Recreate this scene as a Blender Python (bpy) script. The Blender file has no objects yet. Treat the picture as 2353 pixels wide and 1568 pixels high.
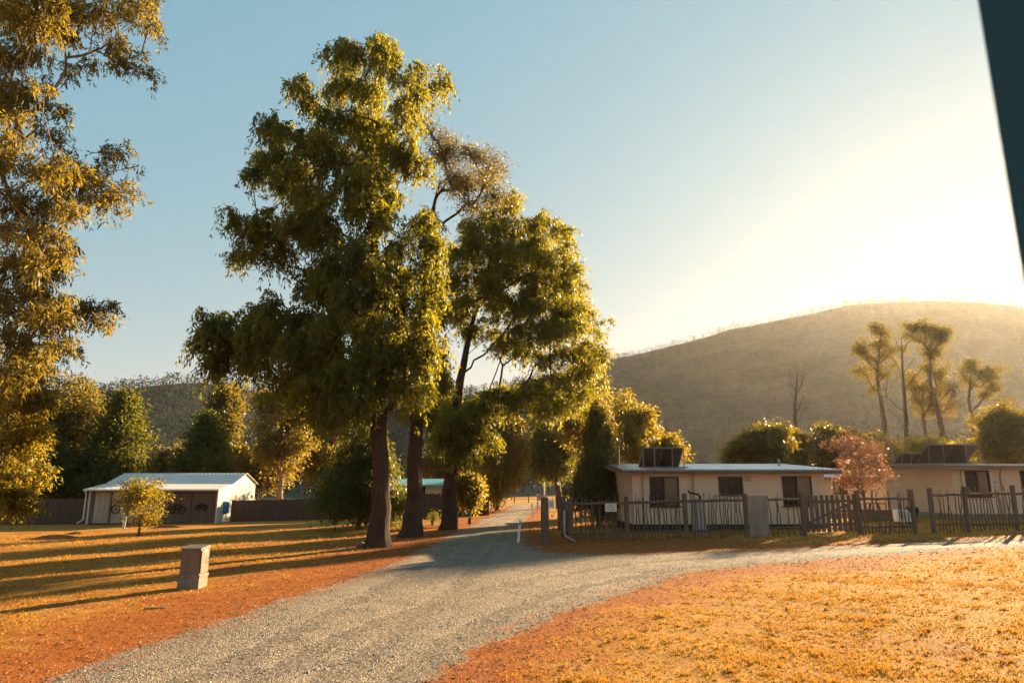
import bpy, bmesh, math, random
import numpy as np
from mathutils import Vector, Matrix, Quaternion
from mathutils.geometry import delaunay_2d_cdt
R = math.radians
scene = bpy.context.scene
col = scene.collection

# ------------------------------------------------------------------ camera, sky, sun, exposure
PITCH, CAMZ, FPX = R(12.1), 2.0, 1568.0          # FPX: focal length in units of a 2352 px wide picture
SUN_AZ, SUN_EL = R(39.0), R(15.0)
cam = bpy.data.cameras.new('camera'); cam.lens = 24.0; cam.sensor_width = 36.0
cam.clip_start = 0.05; cam.clip_end = 6000
cam.dof.use_dof = True; cam.dof.focus_distance = 26.0; cam.dof.aperture_fstop = 2.8
camo = bpy.data.objects.new('camera', cam); col.objects.link(camo)
camo.location = (0, 0, CAMZ); camo.rotation_euler = (R(90) + PITCH, 0, 0)
scene.camera = camo

world = bpy.data.worlds.new('World'); scene.world = world; world.use_nodes = True
wn = world.node_tree; bg = wn.nodes['Background']
sky = wn.nodes.new('ShaderNodeTexSky'); sky.sky_type = 'NISHITA'; sky.sun_disc = False
sky.sun_elevation = SUN_EL; sky.sun_rotation = SUN_AZ
sky.altitude = 300; sky.air_density = 1.0; sky.dust_density = 0.0; sky.ozone_density = 0.3
sep = wn.nodes.new('ShaderNodeSeparateColor'); com = wn.nodes.new('ShaderNodeCombineColor'); wn.links.new(sky.outputs[0], sep.inputs[0])
for i, (ex, k) in enumerate(((.70, .90), (.33, 1.47), (.14, 1.92))):      # softer, less blue morning sky: evens out each channel all round
    a = wn.nodes.new('ShaderNodeMath'); a.operation = 'POWER'; a.inputs[1].default_value = ex; wn.links.new(sep.outputs[i], a.inputs[0])
    b = wn.nodes.new('ShaderNodeMath'); b.operation = 'MULTIPLY'; b.inputs[1].default_value = k; wn.links.new(a.outputs[0], b.inputs[0]); wn.links.new(b.outputs[0], com.inputs[i])
wn.links.new(com.outputs[0], bg.inputs[0]); bg.inputs[1].default_value = 0.05

sd = bpy.data.lights.new('sun', 'SUN'); sd.energy = 5.0; sd.angle = R(0.55); sd.color = (1.0, 0.72, 0.40)
suno = bpy.data.objects.new('sun', sd); col.objects.link(suno)
SUNV = Vector((math.sin(SUN_AZ) * math.cos(SUN_EL), math.cos(SUN_AZ) * math.cos(SUN_EL), math.sin(SUN_EL)))
suno.rotation_mode = 'QUATERNION'; suno.rotation_quaternion = SUNV.to_track_quat('Z', 'Y')
suno.location = (60, 70, 60)

vs = scene.view_settings
vs.view_transform = 'Standard'; vs.look = 'None'; vs.gamma = 1.0; vs.use_curve_mapping = False
vs.exposure = 2.4
cy = scene.cycles
cy.use_denoising = True
cy.max_bounces = 6; cy.diffuse_bounces = 3; cy.transmission_bounces = 4; cy.volume_bounces = 0
cy.transparent_max_bounces = 4; cy.caustics_reflective = False; cy.caustics_refractive = False
cy.sample_clamp_indirect = 6

# ------------------------------------------------------------------ placing helpers
CP, SP = math.cos(PITCH), math.sin(PITCH)
def gz(x, y):
    x = np.asarray(x, float); y = np.asarray(y, float)
    u = (np.sin(x * .9 + 1.3 * np.sin(y * .31)) * np.sin(y * .7 + .5 * x) * .016
         + np.sin(x * .37 + y * .21 + 1.) * .02 + np.sin(y * .29 - x * .15) * .018)
    fade = np.exp(-(np.hypot(x, y) / 26.) ** 4)
    u = u + fade * .011 * (np.sin(x * 4.1 + 1.7 * np.sin(y * 1.9)) * np.sin(y * 4.7 + 1.2 * np.sin(x * 2.3)) + .6 * np.sin(x * 7.3 - y * 2.2) * np.sin(y * 6.1 + x * 1.1))
    z = .08 + .9 * np.tanh(x * .032 / .9) + u * np.exp(-(np.hypot(x, y) / 70.) ** 2)
    return float(z) if z.ndim == 0 else z
def ray(px, py):
    cx, cyy = (px - 1176) / FPX, (784 - py) / FPX
    return Vector((cx, CP - cyy * SP, cyy * CP + SP))
def at(px, py, d):                                 # the point seen there at forward distance d
    v = ray(px, py); k = d / v.y
    return Vector((v.x * k, d, CAMZ + v.z * k))
def gp(px, py):                                    # the point of the ground seen there
    v = ray(px, py); z = 0.1
    for _ in range(12):
        k = (CAMZ - z) / max(1e-4, -v.z); z = gz(v.x * k, v.y * k)
    return Vector((v.x * k, v.y * k, z))
def gx(px, d):                                     # ground point in that picture column at distance d
    py = 1200.
    for _ in range(8):
        p = at(px, py, d); z = gz(p.x, d)
        v = (z - CAMZ) / d; py = 784 - FPX * (v * CP - SP) / (CP + v * SP)
    return Vector((p.x, d, gz(p.x, d)))
def sz(px, d): return px / FPX * d                 # picture length to metres (about)

# ------------------------------------------------------------------ object helpers
def tag(o, label=None, cat=None, group=None, kind=None):
    if label: o['label'] = label
    if cat: o['category'] = cat
    if group: o['group'] = group
    if kind: o['kind'] = kind
    return o
def empty(name, loc=(0, 0, 0), rz=0, label=None, cat=None, group=None):
    o = bpy.data.objects.new(name, None); o.empty_display_size = .2; col.objects.link(o)
    o.location = loc; o.rotation_euler = (0, 0, rz)
    return tag(o, label, cat, group)
def link(name, me, mat=None, parent=None):
    o = bpy.data.objects.new(name, me); col.objects.link(o)
    if mat and not me.materials: me.materials.append(mat)
    if parent: o.parent = parent
    return o
class MB:
    def __init__(s): s.v = []; s.f = []
    def add(s, vs_, fs):
        n = len(s.v); s.v += [tuple(v) for v in vs_]; s.f += [tuple(i + n for i in f) for f in fs]; return s
    def box(s, c, d, rot=None, bev=0.0):
        hx, hy, hz = d[0] / 2, d[1] / 2, d[2] / 2; M = rot or Matrix.Identity(3); c = Vector(c)
        P = lambda x, y, z: c + M @ Vector((x, y, z))
        if bev <= 0:
            s.add([P(x, y, z) for z in (-hz, hz) for x, y in ((-hx, -hy), (hx, -hy), (hx, hy), (-hx, hy))],
                  [(3, 2, 1, 0), (4, 5, 6, 7), (0, 1, 5, 4), (1, 2, 6, 5), (2, 3, 7, 6), (3, 0, 4, 7)])
        else:
            b = min(bev, hx * .45, hy * .45, hz * .45); rings = []
            def ring(z, i):
                a, e = hx - i, hy - i
                return [P(x, y, z) for x, y in ((-a + b, -e), (a - b, -e), (a, -e + b), (a, e - b), (a - b, e), (-a + b, e), (-a, e - b), (-a, -e + b))]
            vsx = ring(-hz, b) + ring(-hz + b, 0) + ring(hz - b, 0) + ring(hz, b)
            fs = [tuple(range(7, -1, -1)), tuple(range(24, 32))]
            for k in range(3):
                for i in range(8):
                    j = (i + 1) % 8; fs.append((k * 8 + i, k * 8 + j, k * 8 + 8 + j, k * 8 + 8 + i))
            s.add(vsx, fs)
        return s
    def tube(s, pts, rad, n=6, cap=True):
        pts = [Vector(p) for p in pts]
        rad = rad if hasattr(rad, '__len__') else [rad] * len(pts)
        vs_ = []; fs = []; u = None
        for i, p in enumerate(pts):
            t = (pts[min(i + 1, len(pts) - 1)] - pts[max(i - 1, 0)])
            t = t.normalized() if t.length > 1e-9 else Vector((0, 0, 1))
            if u is None:
                u = t.cross(Vector((0, 1, 0)) if abs(t.y) < .9 else Vector((1, 0, 0))).normalized()
            else:
                u = (u - t * u.dot(t)); u = u.normalized() if u.length > 1e-6 else t.orthogonal().normalized()
            w = t.cross(u)
            for k in range(n):
                a = 2 * math.pi * k / n
                vs_.append(p + (u * math.cos(a) + w * math.sin(a)) * rad[i])
        for i in range(len(pts) - 1):
            for k in range(n):
                j = (k + 1) % n; fs.append((i * n + k, i * n + j, (i + 1) * n + j, (i + 1) * n + k))
        if cap:
            fs.append(tuple(range(n - 1, -1, -1))); fs.append(tuple(range((len(pts) - 1) * n, len(pts) * n)))
        return s.add(vs_, fs)
    def ringtorus(s, c, r, t, axis='y', n=20, m=5):
        vs_ = []; fs = []; c = Vector(c)
        for i in range(n):
            a = 2 * math.pi * i / n
            for k in range(m):
                b = 2 * math.pi * k / m; q = r + t * math.cos(b)
                p = Vector((q * math.cos(a), t * math.sin(b), q * math.sin(a))) if axis == 'y' else Vector((q * math.cos(a), q * math.sin(a), t * math.sin(b)))
                vs_.append(c + p)
        for i in range(n):
            for k in range(m):
                fs.append((i * m + k, i * m + (k + 1) % m, ((i + 1) % n) * m + (k + 1) % m, ((i + 1) % n) * m + k))
        return s.add(vs_, fs)
    def mesh(s, name, mat=None, smooth=False):
        me = bpy.data.meshes.new(name); me.from_pydata(s.v, [], s.f); me.update()
        if mat: me.materials.append(mat)
        if smooth: me.polygons.foreach_set('use_smooth', [True] * len(me.polygons))
        return me
    def build(s, name, mat=None, parent=None, smooth=False):
        return link(name, s.mesh(name, mat, smooth), None, parent)
def np_mesh(name, V, F, mat=None, attr=None, smooth=False):
    V = np.asarray(V, np.float32); F = np.asarray(F, np.int32); k = F.shape[1]
    me = bpy.data.meshes.new(name)
    me.vertices.add(len(V)); me.vertices.foreach_set('co', V.ravel())
    me.loops.add(F.size); me.loops.foreach_set('vertex_index', F.ravel())
    me.polygons.add(len(F)); me.polygons.foreach_set('loop_start', np.arange(0, F.size, k, dtype=np.int32))
    if attr is not None:
        for an, (dom, arr) in attr.items():
            a = me.attributes.new(an, 'FLOAT', dom); a.data.foreach_set('value', np.asarray(arr, np.float32))
    if smooth: me.polygons.foreach_set('use_smooth', np.ones(len(F), bool))
    me.update(calc_edges=True)
    if mat: me.materials.append(mat)
    return me

# ------------------------------------------------------------------ materials
def nodemat(name):
    m = bpy.data.materials.new(name); m.use_nodes = True
    nt = m.node_tree; p = nt.nodes['Principled BSDF']
    return m, nt, p
def N(nt, t, **kw):
    n = nt.nodes.new(t)
    for k, v in kw.items():
        if k.startswith('_'): setattr(n, k[1:], v)
        else: n.inputs[k.replace('__', ' ')].default_value = v
    return n
def ramp(nt, fac, stops):
    r = nt.nodes.new('ShaderNodeValToRGB'); e = r.color_ramp.elements
    e[0].position, e[0].color = stops[0][0], (*stops[0][1], 1)
    e[1].position, e[1].color = stops[-1][0], (*stops[-1][1], 1)
    for p, c in stops[1:-1]:
        x = e.new(p); x.color = (*c, 1)
    nt.links.new(fac, r.inputs[0]); return r.outputs[0]
def mixc(nt, fac, a, b, mode='MIX'):
    m = nt.nodes.new('ShaderNodeMix'); m.data_type = 'RGBA'; m.blend_type = mode
    for s, i in ((fac, 0), (a, 6), (b, 7)):
        if hasattr(s, 'links') or hasattr(s, 'is_linked'): nt.links.new(s, m.inputs[i])
        else: m.inputs[i].default_value = s if i == 0 else (*s, 1)
    return m.outputs[2]
def coords(nt, scale=(1, 1, 1)):
    tc = nt.nodes.new('ShaderNodeTexCoord'); mp = nt.nodes.new('ShaderNodeMapping'); mp.inputs['Scale'].default_value = scale
    nt.links.new(tc.outputs['Object'], mp.inputs[0]); return mp.outputs[0]
def noise(nt, vec, scale, detail=4, rough=.55):
    n = nt.nodes.new('ShaderNodeTexNoise'); n.inputs['Scale'].default_value = scale
    n.inputs['Detail'].default_value = detail; n.inputs['Roughness'].default_value = rough
    nt.links.new(vec, n.inputs['Vector']); return n.outputs[0]
def bump(nt, p, h, strength, dist):
    b = nt.nodes.new('ShaderNodeBump'); b.inputs['Strength'].default_value = strength; b.inputs['Distance'].default_value = dist
    nt.links.new(h, b.inputs['Height']); nt.links.new(b.outputs[0], p.inputs['Normal'])
def simple(name, c1, c2=None, rough=.7, scale=6., stretch=(1, 1, 1), bmp=0., metal=0., spec=.3, bscale=None):
    m, nt, p = nodemat(name); v = coords(nt, stretch)
    n = noise(nt, v, scale, 5)
    c2 = c2 or tuple(x * .7 for x in c1)
    nt.links.new(ramp(nt, n, [(.3, c2), (.7, c1)]), p.inputs['Base Color'])
    p.inputs['Roughness'].default_value = rough; p.inputs['Metallic'].default_value = metal
    p.inputs['Specular IOR Level'].default_value = spec
    if bmp: bump(nt, p, noise(nt, v, bscale or scale * 3, 3), .6, bmp)
    return m
def leafmat(name, dark, light, trans, tfac=.5, rough=.5):
    m, nt, p = nodemat(name)
    a = nt.nodes.new('ShaderNodeAttribute'); a.attribute_name = 'tint'
    c = ramp(nt, a.outputs['Fac'], [(0., dark), (.75, light), (1., tuple(min(1, x * f) for x, f in zip(light, (1.9, 1.25, .8))))])
    nt.links.new(c, p.inputs['Base Color']); p.inputs['Roughness'].default_value = rough; p.inputs['Specular IOR Level'].default_value = .35 if rough < .7 else 0.
    t = nt.nodes.new('ShaderNodeBsdfTranslucent')
    tcol = mixc(nt, a.outputs['Fac'], tuple(x * .7 for x in trans), trans)
    nt.links.new(tcol, t.inputs[0])
    mx = nt.nodes.new('ShaderNodeMixShader'); mx.inputs[0].default_value = tfac
    nt.links.new(p.outputs[0], mx.inputs[1]); nt.links.new(t.outputs[0], mx.inputs[2])
    nt.links.new(mx.outputs[0], nt.nodes['Material Output'].inputs[0])
    return m
M = {}
M['leaf_gum'] = leafmat('leaf_gum', (.020, .035, .010), (.080, .100, .015), (.46, .395, .014), .44)
M['leaf_gold'] = leafmat('leaf_gold', (.055, .054, .014), (.15, .122, .024), (.42, .30, .025), .46)
M['leaf_sparse'] = leafmat('leaf_sparse', (.055, .052, .022), (.13, .11, .040), (.32, .23, .04), .42)
M['leaf_pine'] = leafmat('leaf_pine', (.015, .030, .009), (.055, .075, .014), (.27, .25, .016), .40)
M['leaf_yellow'] = leafmat('leaf_yellow', (.05, .062, .012), (.15, .135, .018), (.45, .32, .02), .50)
M['leaf_far'] = leafmat('leaf_far', (.030, .038, .013), (.088, .086, .020), (.36, .26, .022), .46)
M['leaf_pink'] = leafmat('leaf_pink', (.10, .05, .034), (.19, .10, .064), (.32, .15, .075), .4)
M['leaf_hill'] = leafmat('leaf_hill', (.024, .048, .050), (.062, .082, .060), (.10, .08, .03), .2, .95)  # blue haze of distance put into the leaf colour
M['leaf_ridge'] = leafmat('leaf_ridge', (.155, .088, .048), (.26, .150, .080), (.18, .11, .06), .25, .95)  # dry brown with warm haze put into the leaf colour

def bark(name, c1, c2, sc=9.):
    m, nt, p = nodemat(name); v = coords(nt, (1, 1, .12))
    n = noise(nt, v, sc, 6, .65); n2 = noise(nt, coords(nt), 1.6, 3)
    c = ramp(nt, n, [(.32, tuple(x * .35 for x in c2)), (.5, c2), (.72, c1)])
    nt.links.new(mixc(nt, n2, c, tuple(x * .8 for x in c1)), p.inputs['Base Color'])
    p.inputs['Roughness'].default_value = .9; p.inputs['Specular IOR Level'].default_value = .1
    bump(nt, p, n, 1., .05); return m
M['bark'] = bark('bark', (.12, .074, .052), (.040, .024, .018), 13.)
M['bark_pale'] = bark('bark_pale', (.36, .27, .19), (.22, .16, .11))
M['bark_grey'] = bark('bark_grey', (.16, .12, .09), (.09, .065, .05))

def gravel_colour(nt, v):
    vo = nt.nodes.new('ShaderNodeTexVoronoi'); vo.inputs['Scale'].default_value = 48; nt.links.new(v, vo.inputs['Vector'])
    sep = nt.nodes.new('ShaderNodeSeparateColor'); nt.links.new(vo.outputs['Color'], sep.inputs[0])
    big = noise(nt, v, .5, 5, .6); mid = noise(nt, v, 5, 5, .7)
    c = ramp(nt, sep.outputs[0], [(0, (.035, .028, .024)), (.3, (.12, .097, .078)), (.65, (.235, .188, .142)), (1, (.50, .41, .31))])  # darkest cells paint in the tiny shadows between stones
    c = mixc(nt, ramp(nt, mid, [(.35, (0, 0, 0)), (.75, (.5, .5, .5))]), c, (.16, .122, .088))
    c = mixc(nt, ramp(nt, big, [(.45, (0, 0, 0)), (.75, (.55, .55, .55))]), c, (.31, .225, .15))
    return c, vo.outputs['Distance'], mid
# ground: straw-coloured grass over red soil
def ground_mat():
    m, nt, p = nodemat('ground'); v = coords(nt)
    a = nt.nodes.new('ShaderNodeAttribute'); a.attribute_name = 'soil'
    ar = nt.nodes.new('ShaderNodeAttribute'); ar.attribute_name = 'road'
    big = noise(nt, v, .35, 5, .6); mid = noise(nt, v, 2.2, 5, .65); fine = noise(nt, v, 34, 4, .7); fl = noise(nt, coords(nt, (1, .35, 1)), 9, 4, .7)
    straw = ramp(nt, fine, [(.25, (.20, .080, .018)), (.5, (.45, .218, .040)), (.8, (.62, .375, .080))])
    straw = mixc(nt, big, straw, (.36, .185, .036))
    straw = mixc(nt, ramp(nt, noise(nt, coords(nt, (1, .6, 1)), 1.1, 5, .7), [(.5, (0, 0, 0)), (.68, (.75, .75, .75))]), straw, (.25, .115, .035))
    soil = ramp(nt, mid, [(.25, (.22, .062, .014)), (.6, (.37, .118, .026)), (.85, (.46, .175, .042))])
    soil = mixc(nt, fine, soil, (.24, .075, .018))
    # mask: attribute pushed about by noise
    def math_(op, x, y):
        q = nt.nodes.new('ShaderNodeMath'); q.operation = op
        for s, i in ((x, 0), (y, 1)):
            if hasattr(s, 'is_linked'): nt.links.new(s, q.inputs[i])
            else: q.inputs[i].default_value = s
        return q.outputs[0]
    s = math_('ADD', a.outputs['Fac'], math_('MULTIPLY', math_('SUBTRACT', mid, .5), 1.1))
    s = math_('ADD', s, math_('MULTIPLY', math_('SUBTRACT', fl, .5), .9))
    s = math_('ADD', s, math_('MULTIPLY', math_('SUBTRACT', big, .5), .9))
    mr = nt.nodes.new('ShaderNodeMapRange'); mr.inputs[1].default_value = .32; mr.inputs[2].default_value = .72
    nt.links.new(s, mr.inputs[0])
    cc = mixc(nt, mr.outputs[0], straw, soil)
    q = math_('ADD', ar.outputs['Fac'], math_('MULTIPLY', math_('SUBTRACT', mid, .5), 1.0))
    q = math_('ADD', q, math_('MULTIPLY', math_('SUBTRACT', fine, .5), 1.3))
    m2 = nt.nodes.new('ShaderNodeMapRange'); m2.inputs[1].default_value = .5; m2.inputs[2].default_value = .7; nt.links.new(q, m2.inputs[0])
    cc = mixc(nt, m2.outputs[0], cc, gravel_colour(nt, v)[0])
    nt.links.new(cc, p.inputs['Base Color'])
    p.inputs['Roughness'].default_value = .95; p.inputs['Specular IOR Level'].default_value = .05
    h = math_('ADD', math_('MULTIPLY', fine, .5), math_('MULTIPLY', fl, .8))
    bump(nt, p, h, .9, .05)
    return m
M['ground'] = ground_mat()
def gravel_mat():
    m, nt, p = nodemat('gravel'); v = coords(nt)
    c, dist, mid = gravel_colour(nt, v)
    a = nt.nodes.new('ShaderNodeAttribute'); a.attribute_name = 'edge'
    n2 = noise(nt, v, 3.1, 5, .7); fine = noise(nt, v, 30, 3, .7)
    ad = nt.nodes.new('ShaderNodeMath'); ad.operation = 'ADD'; nt.links.new(a.outputs['Fac'], ad.inputs[0]); nt.links.new(n2, ad.inputs[1])
    a2 = nt.nodes.new('ShaderNodeMath'); a2.operation = 'MULTIPLY_ADD'; nt.links.new(fine, a2.inputs[0]); a2.inputs[1].default_value = .6; nt.links.new(ad.outputs[0], a2.inputs[2])
    mr = nt.nodes.new('ShaderNodeMapRange'); mr.inputs[1].default_value = 1.22; mr.inputs[2].default_value = 1.75; nt.links.new(a2.outputs[0], mr.inputs[0])
    at_ = nt.nodes.new('ShaderNodeAttribute'); at_.attribute_name = 'track'
    tm = nt.nodes.new('ShaderNodeMath'); tm.operation = 'MULTIPLY'; nt.links.new(at_.outputs['Fac'], tm.inputs[0]); tn = ramp(nt, noise(nt, v, 1.3, 4), [(.3, (.25, .25, .25)), (.6, (.85, .85, .85))]); nt.links.new(tn, tm.inputs[1])
    c = mixc(nt, tm.outputs[0], c, (.40, .32, .235))
    c = mixc(nt, mr.outputs[0], c, (.29, .095, .032))
    nt.links.new(c, p.inputs['Base Color']); p.inputs['Roughness'].default_value = .9; p.inputs['Specular IOR Level'].default_value = .15
    bump(nt, p, dist, 1., .02); return m
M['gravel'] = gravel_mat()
M['pebble'] = simple('pebble', (.52, .44, .35), (.10, .08, .066), .85, 14.)
def hill_mat():
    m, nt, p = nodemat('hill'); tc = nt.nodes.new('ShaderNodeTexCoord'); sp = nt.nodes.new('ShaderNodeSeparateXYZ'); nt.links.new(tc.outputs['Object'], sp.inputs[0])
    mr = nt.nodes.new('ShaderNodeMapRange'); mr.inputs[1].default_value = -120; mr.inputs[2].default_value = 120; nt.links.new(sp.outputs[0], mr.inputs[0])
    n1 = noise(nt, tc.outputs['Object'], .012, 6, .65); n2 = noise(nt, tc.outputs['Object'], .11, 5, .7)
    br = ramp(nt, n1, [(.35, (.18, .098, .056)), (.5, (.26, .145, .080)), (.68, (.33, .185, .098))]); br = mixc(nt, ramp(nt, n2, [(.4, (0, 0, 0)), (.7, (.5, .5, .5))]), br, (.11, .085, .055))  # dry brown, lightened and reddened to imitate orange haze
    gr = ramp(nt, n1, [(.35, (.030, .052, .052)), (.65, (.055, .072, .058))])  # bluish green imitates blue haze over the left hill
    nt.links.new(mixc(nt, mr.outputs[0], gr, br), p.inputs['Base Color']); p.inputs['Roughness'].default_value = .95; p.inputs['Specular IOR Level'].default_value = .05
    return m
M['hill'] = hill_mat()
M['grass'] = leafmat('grass', (.30, .132, .028), (.54, .30, .066), (.57, .30, .045), .35, .8)
M['litter'] = leafmat('litter', (.13, .06, .03), (.36, .21, .11), (.2, .09, .03), .15, .8)
M['fibro'] = simple('fibro', (.62, .47, .335), (.56, .42, .30), .75, 1.3, bmp=.002)
M['trim'] = simple('trim', (.20, .155, .12), (.15, .12, .095), .6, 3)
M['pipe_cream'] = simple('pipe_cream', (.44, .33, .235), (.36, .27, .195), .5, 3)
M['roof_metal'] = simple('roof_metal', (.58, .60, .62), (.46, .48, .5), .35, 1.2, (1, .1, 1), metal=.55, spec=.5)
M['roof_old'] = simple('roof_old', (.66, .63, .58), (.50, .47, .43), .5, 1.5, (.3, 2, 1), metal=.25, spec=.5)
M['roof_teal'] = simple('roof_teal', (.12, .36, .36), (.09, .28, .28), .45, 2)
M['zinc'] = simple('zinc', (.42, .40, .37), (.28, .26, .24), .5, 3, (4, 4, .5), metal=.5)
M['rust_zinc'] = simple('rust_zinc', (.46, .41, .36), (.30, .26, .23), .6, 3, (3, 3, .4), metal=.3)
M['shed_wall'] = simple('shed_wall', (.64, .60, .53), (.5, .46, .4), .55, 2, (1, 1, .3))
M['shed_pale'] = simple('shed_pale', (.40, .32, .245), (.30, .24, .18), .7, 2, (2, 2, .3))
M['shed_brown'] = simple('shed_brown', (.15, .10, .072), (.09, .06, .045), .75, 3, (3, 3, .3))
M['paling'] = simple('paling', (.11, .072, .053), (.055, .038, .03), .9, 3, (6, 6, .3))
M['timber'] = simple('timber', (.17, .12, .085), (.085, .06, .044), .9, 7, (4, 4, .4), bmp=.008)
M['stick'] = simple('stick', (.15, .10, .07), (.08, .055, .038), .9, 12)
M['pane_dark'] = simple('pane_dark', (.012, .009, .008), (.008, .006, .006), .08, 2, spec=.18)
M['pane_pale'] = simple('pane_pale', (.17, .12, .075), (.13, .09, .06), .15, 2, (1, 1, 4), spec=.3)  # paler beige colour for one half of a window, opaque and glossy
M['frame_dark'] = simple('frame_dark', (.045, .03, .022), (.03, .022, .016), .45, 3)
M['steel'] = simple('steel', (.22, .19, .165), (.15, .13, .11), .45, 4, metal=.6)
M['panel_back'] = simple('panel_back', (.085, .06, .045), (.06, .042, .032), .6, 2)
M['black'] = simple('black', (.018, .015, .014), (.012, .01, .01), .6, 3)
M['white'] = simple('white', (.78, .75, .68), (.66, .62, .55), .6, 5)
M['offwhite'] = simple('offwhite', (.66, .62, .55), (.5, .47, .41), .6, 5)
M['text'] = simple('text', (.16, .14, .12), (.12, .1, .09), .7, 5)
M['box_paint'] = simple('box_paint', (.17, .13, .09), (.11, .085, .06), .5, 5, (1, 1, .4), bmp=.001)
M['concrete'] = simple('concrete', (.24, .20, .15), (.14, .115, .09), .9, 9, bmp=.006)
M['blue'] = simple('blue', (.03, .17, .36), (.025, .13, .28), .5, 3)
M['orange'] = simple('orange', (.55, .22, .06), (.45, .17, .05), .6, 3)
M['sign_back'] = simple('sign_back', (.36, .27, .19), (.28, .21, .15), .5, 3, metal=.4)
M['flare_tint_post'] = simple('flare_tint_post', (.010, .060, .092), (.008, .05, .078), .6, 3)  # blue veil of lens flare put into the post's base colour
M['rust'] = simple('rust', (.30, .09, .035), (.2, .06, .025), .8, 5)
M['yellow'] = simple('yellow', (.62, .42, .05), (.5, .34, .04), .6, 5)
M['rock'] = simple('rock', (.26, .17, .11), (.15, .09, .06), .9, 8, bmp=.02)

# ------------------------------------------------------------------ roads
rng = np.random.default_rng(7); random.seed(7)
def outline(pxs, close_noise=.10, seed=1, amp=None):
    """ground polygon with a ragged edge"""
    r = np.random.default_rng(seed); P = [gp(*p).xy for p in pxs]; out = []
    for i in range(len(P)):
        a, b = P[i], P[(i + 1) % len(P)]; L = (b - a).length; d = min(a.length, b.length)
        step = max(.16, d * .016); n = max(1, int(L / step))
        n_ = Vector((-(b - a).y, (b - a).x)).normalized()
        for k in range(n):
            q = a.lerp(b, k / n) + n_ * float(r.normal()) * close_noise * min(1, step * 2)
            out.append(q)
    return out
def inside(P, X, Y):
    P = np.array([(p[0], p[1]) for p in P]); c = np.zeros(X.shape, bool); j = len(P) - 1
    for i in range(len(P)):
        xi, yi = P[i]; xj, yj = P[j]
        if yi != yj:
            t = ((yi > Y) != (yj > Y)) & (X < (xj - xi) * (Y - yi) / (yj - yi) + xi); c ^= t
        j = i
    return c
def dist_to(P, X, Y):
    P = np.array([(p[0], p[1]) for p in P]); D = np.full(X.shape, 1e9)
    for i in range(0, len(P), 2):
        D = np.minimum(D, (X - P[i, 0]) ** 2 + (Y - P[i, 1]) ** 2)
    return np.sqrt(D)
road_px = [(-420, 1840), (-120, 1680), (120, 1568), (260, 1515), (480, 1438), (680, 1372), (830, 1322), (930, 1285), (1000, 1247), (1070, 1213), (1130, 1186), (1168, 1168), (1186, 1159),
           (1232, 1159), (1224, 1172), (1208, 1190), (1198, 1210), (1194, 1232), (1204, 1252), (1240, 1266), (1330, 1274), (1500, 1272), (1750, 1265), (1950, 1254), (2100, 1247), (2360, 1234), (2700, 1216),
           (2700, 1234), (2360, 1253), (2100, 1268), (1900, 1284), (1700, 1300), (1560, 1318), (1420, 1362), (1240, 1424), (1080, 1488), (985, 1550), (930, 1610), (880, 1700), (800, 1850)]
RO = outline(road_px, .16, 3)
def sheet(name, P, lift, mat, step=.5, tracks=()):
    xs = [p[0] for p in P]; ys = [p[1] for p in P]; pts = [Vector((p[0], p[1])) for p in P]
    k = len(pts); X = []
    r = np.random.default_rng(5); n = 24000
    yy = np.exp(r.uniform(math.log(max(min(ys), 2.5)), math.log(max(ys)), n)); xx = r.uniform(min(xs), max(xs), n)
    ok = inside(P, xx, yy) & (dist_to(P, xx, yy) > .12)
    pts += [Vector((a, b)) for a, b in zip(xx[ok], yy[ok])]
    v, e, f, *_ = delaunay_2d_cdt(pts, [(i, (i + 1) % k) for i in range(k)], [], 1, 1e-4)
    va = np.array([(q[0], q[1]) for q in v]); de = dist_to(P, va[:, 0], va[:, 1]); z = gz(va[:, 0], va[:, 1]) + lift * (1 - 2.2 * np.exp(-de / .22))
    ed = np.exp(-de / .55); tr = np.zeros(len(va))
    for ln in tracks:
        ln = np.array(ln); dd = np.full(len(va), 1e9)
        for i in range(len(ln) - 1):
            a_, b_ = ln[i], ln[i + 1]; t_ = np.clip(((va - a_) @ (b_ - a_)) / ((b_ - a_) @ (b_ - a_)), 0, 1); dd = np.minimum(dd, np.linalg.norm(va - a_ - t_[:, None] * (b_ - a_), axis=1))
        tr = np.maximum(tr, np.exp(-(np.abs(dd - .78) / .24) ** 2))
    z = z - .03 * tr * (lift > .01)
    return link(name, np_mesh(name, np.c_[va, z], np.array([t[:3] for t in f]), mat, {'edge': ('POINT', ed), 'track': ('POINT', tr)}, smooth=True))
def line(pxs):
    P = [np.array(gp(*p).xy) for p in pxs]; out = []
    for i in range(len(P) - 1):
        for k in range(6):
            t = k / 6; p0, p1, p2, p3 = P[max(i - 1, 0)], P[i], P[i + 1], P[min(i + 2, len(P) - 1)]
            out.append(.5 * (2 * p1 + (p2 - p0) * t + (2 * p0 - 5 * p1 + 4 * p2 - p3) * t * t + (3 * p1 - p0 - 3 * p2 + p3) * t ** 3))
    return out
TRK = [line([(250, 1760), (520, 1600), (760, 1470), (930, 1370), (1050, 1290), (1110, 1235), (1150, 1200), (1180, 1180), (1208, 1160)]),
       line([(560, 1760), (760, 1560), (1010, 1420), (1250, 1345), (1500, 1300), (1760, 1282), (2050, 1260), (2400, 1242)])]
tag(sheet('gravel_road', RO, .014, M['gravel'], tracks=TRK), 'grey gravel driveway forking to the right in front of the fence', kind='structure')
RO2 = outline([(1120, 1158.5), (1230, 1155.4), (1420, 1152.5), (1800, 1149), (1800, 1150.5), (1420, 1155), (1240, 1160), (1120, 1161)], .05, 4)
tag(sheet('crossing_road', RO2, .006, M['gravel']), 'far crossing road at the end of the driveway', kind='structure')

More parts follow.
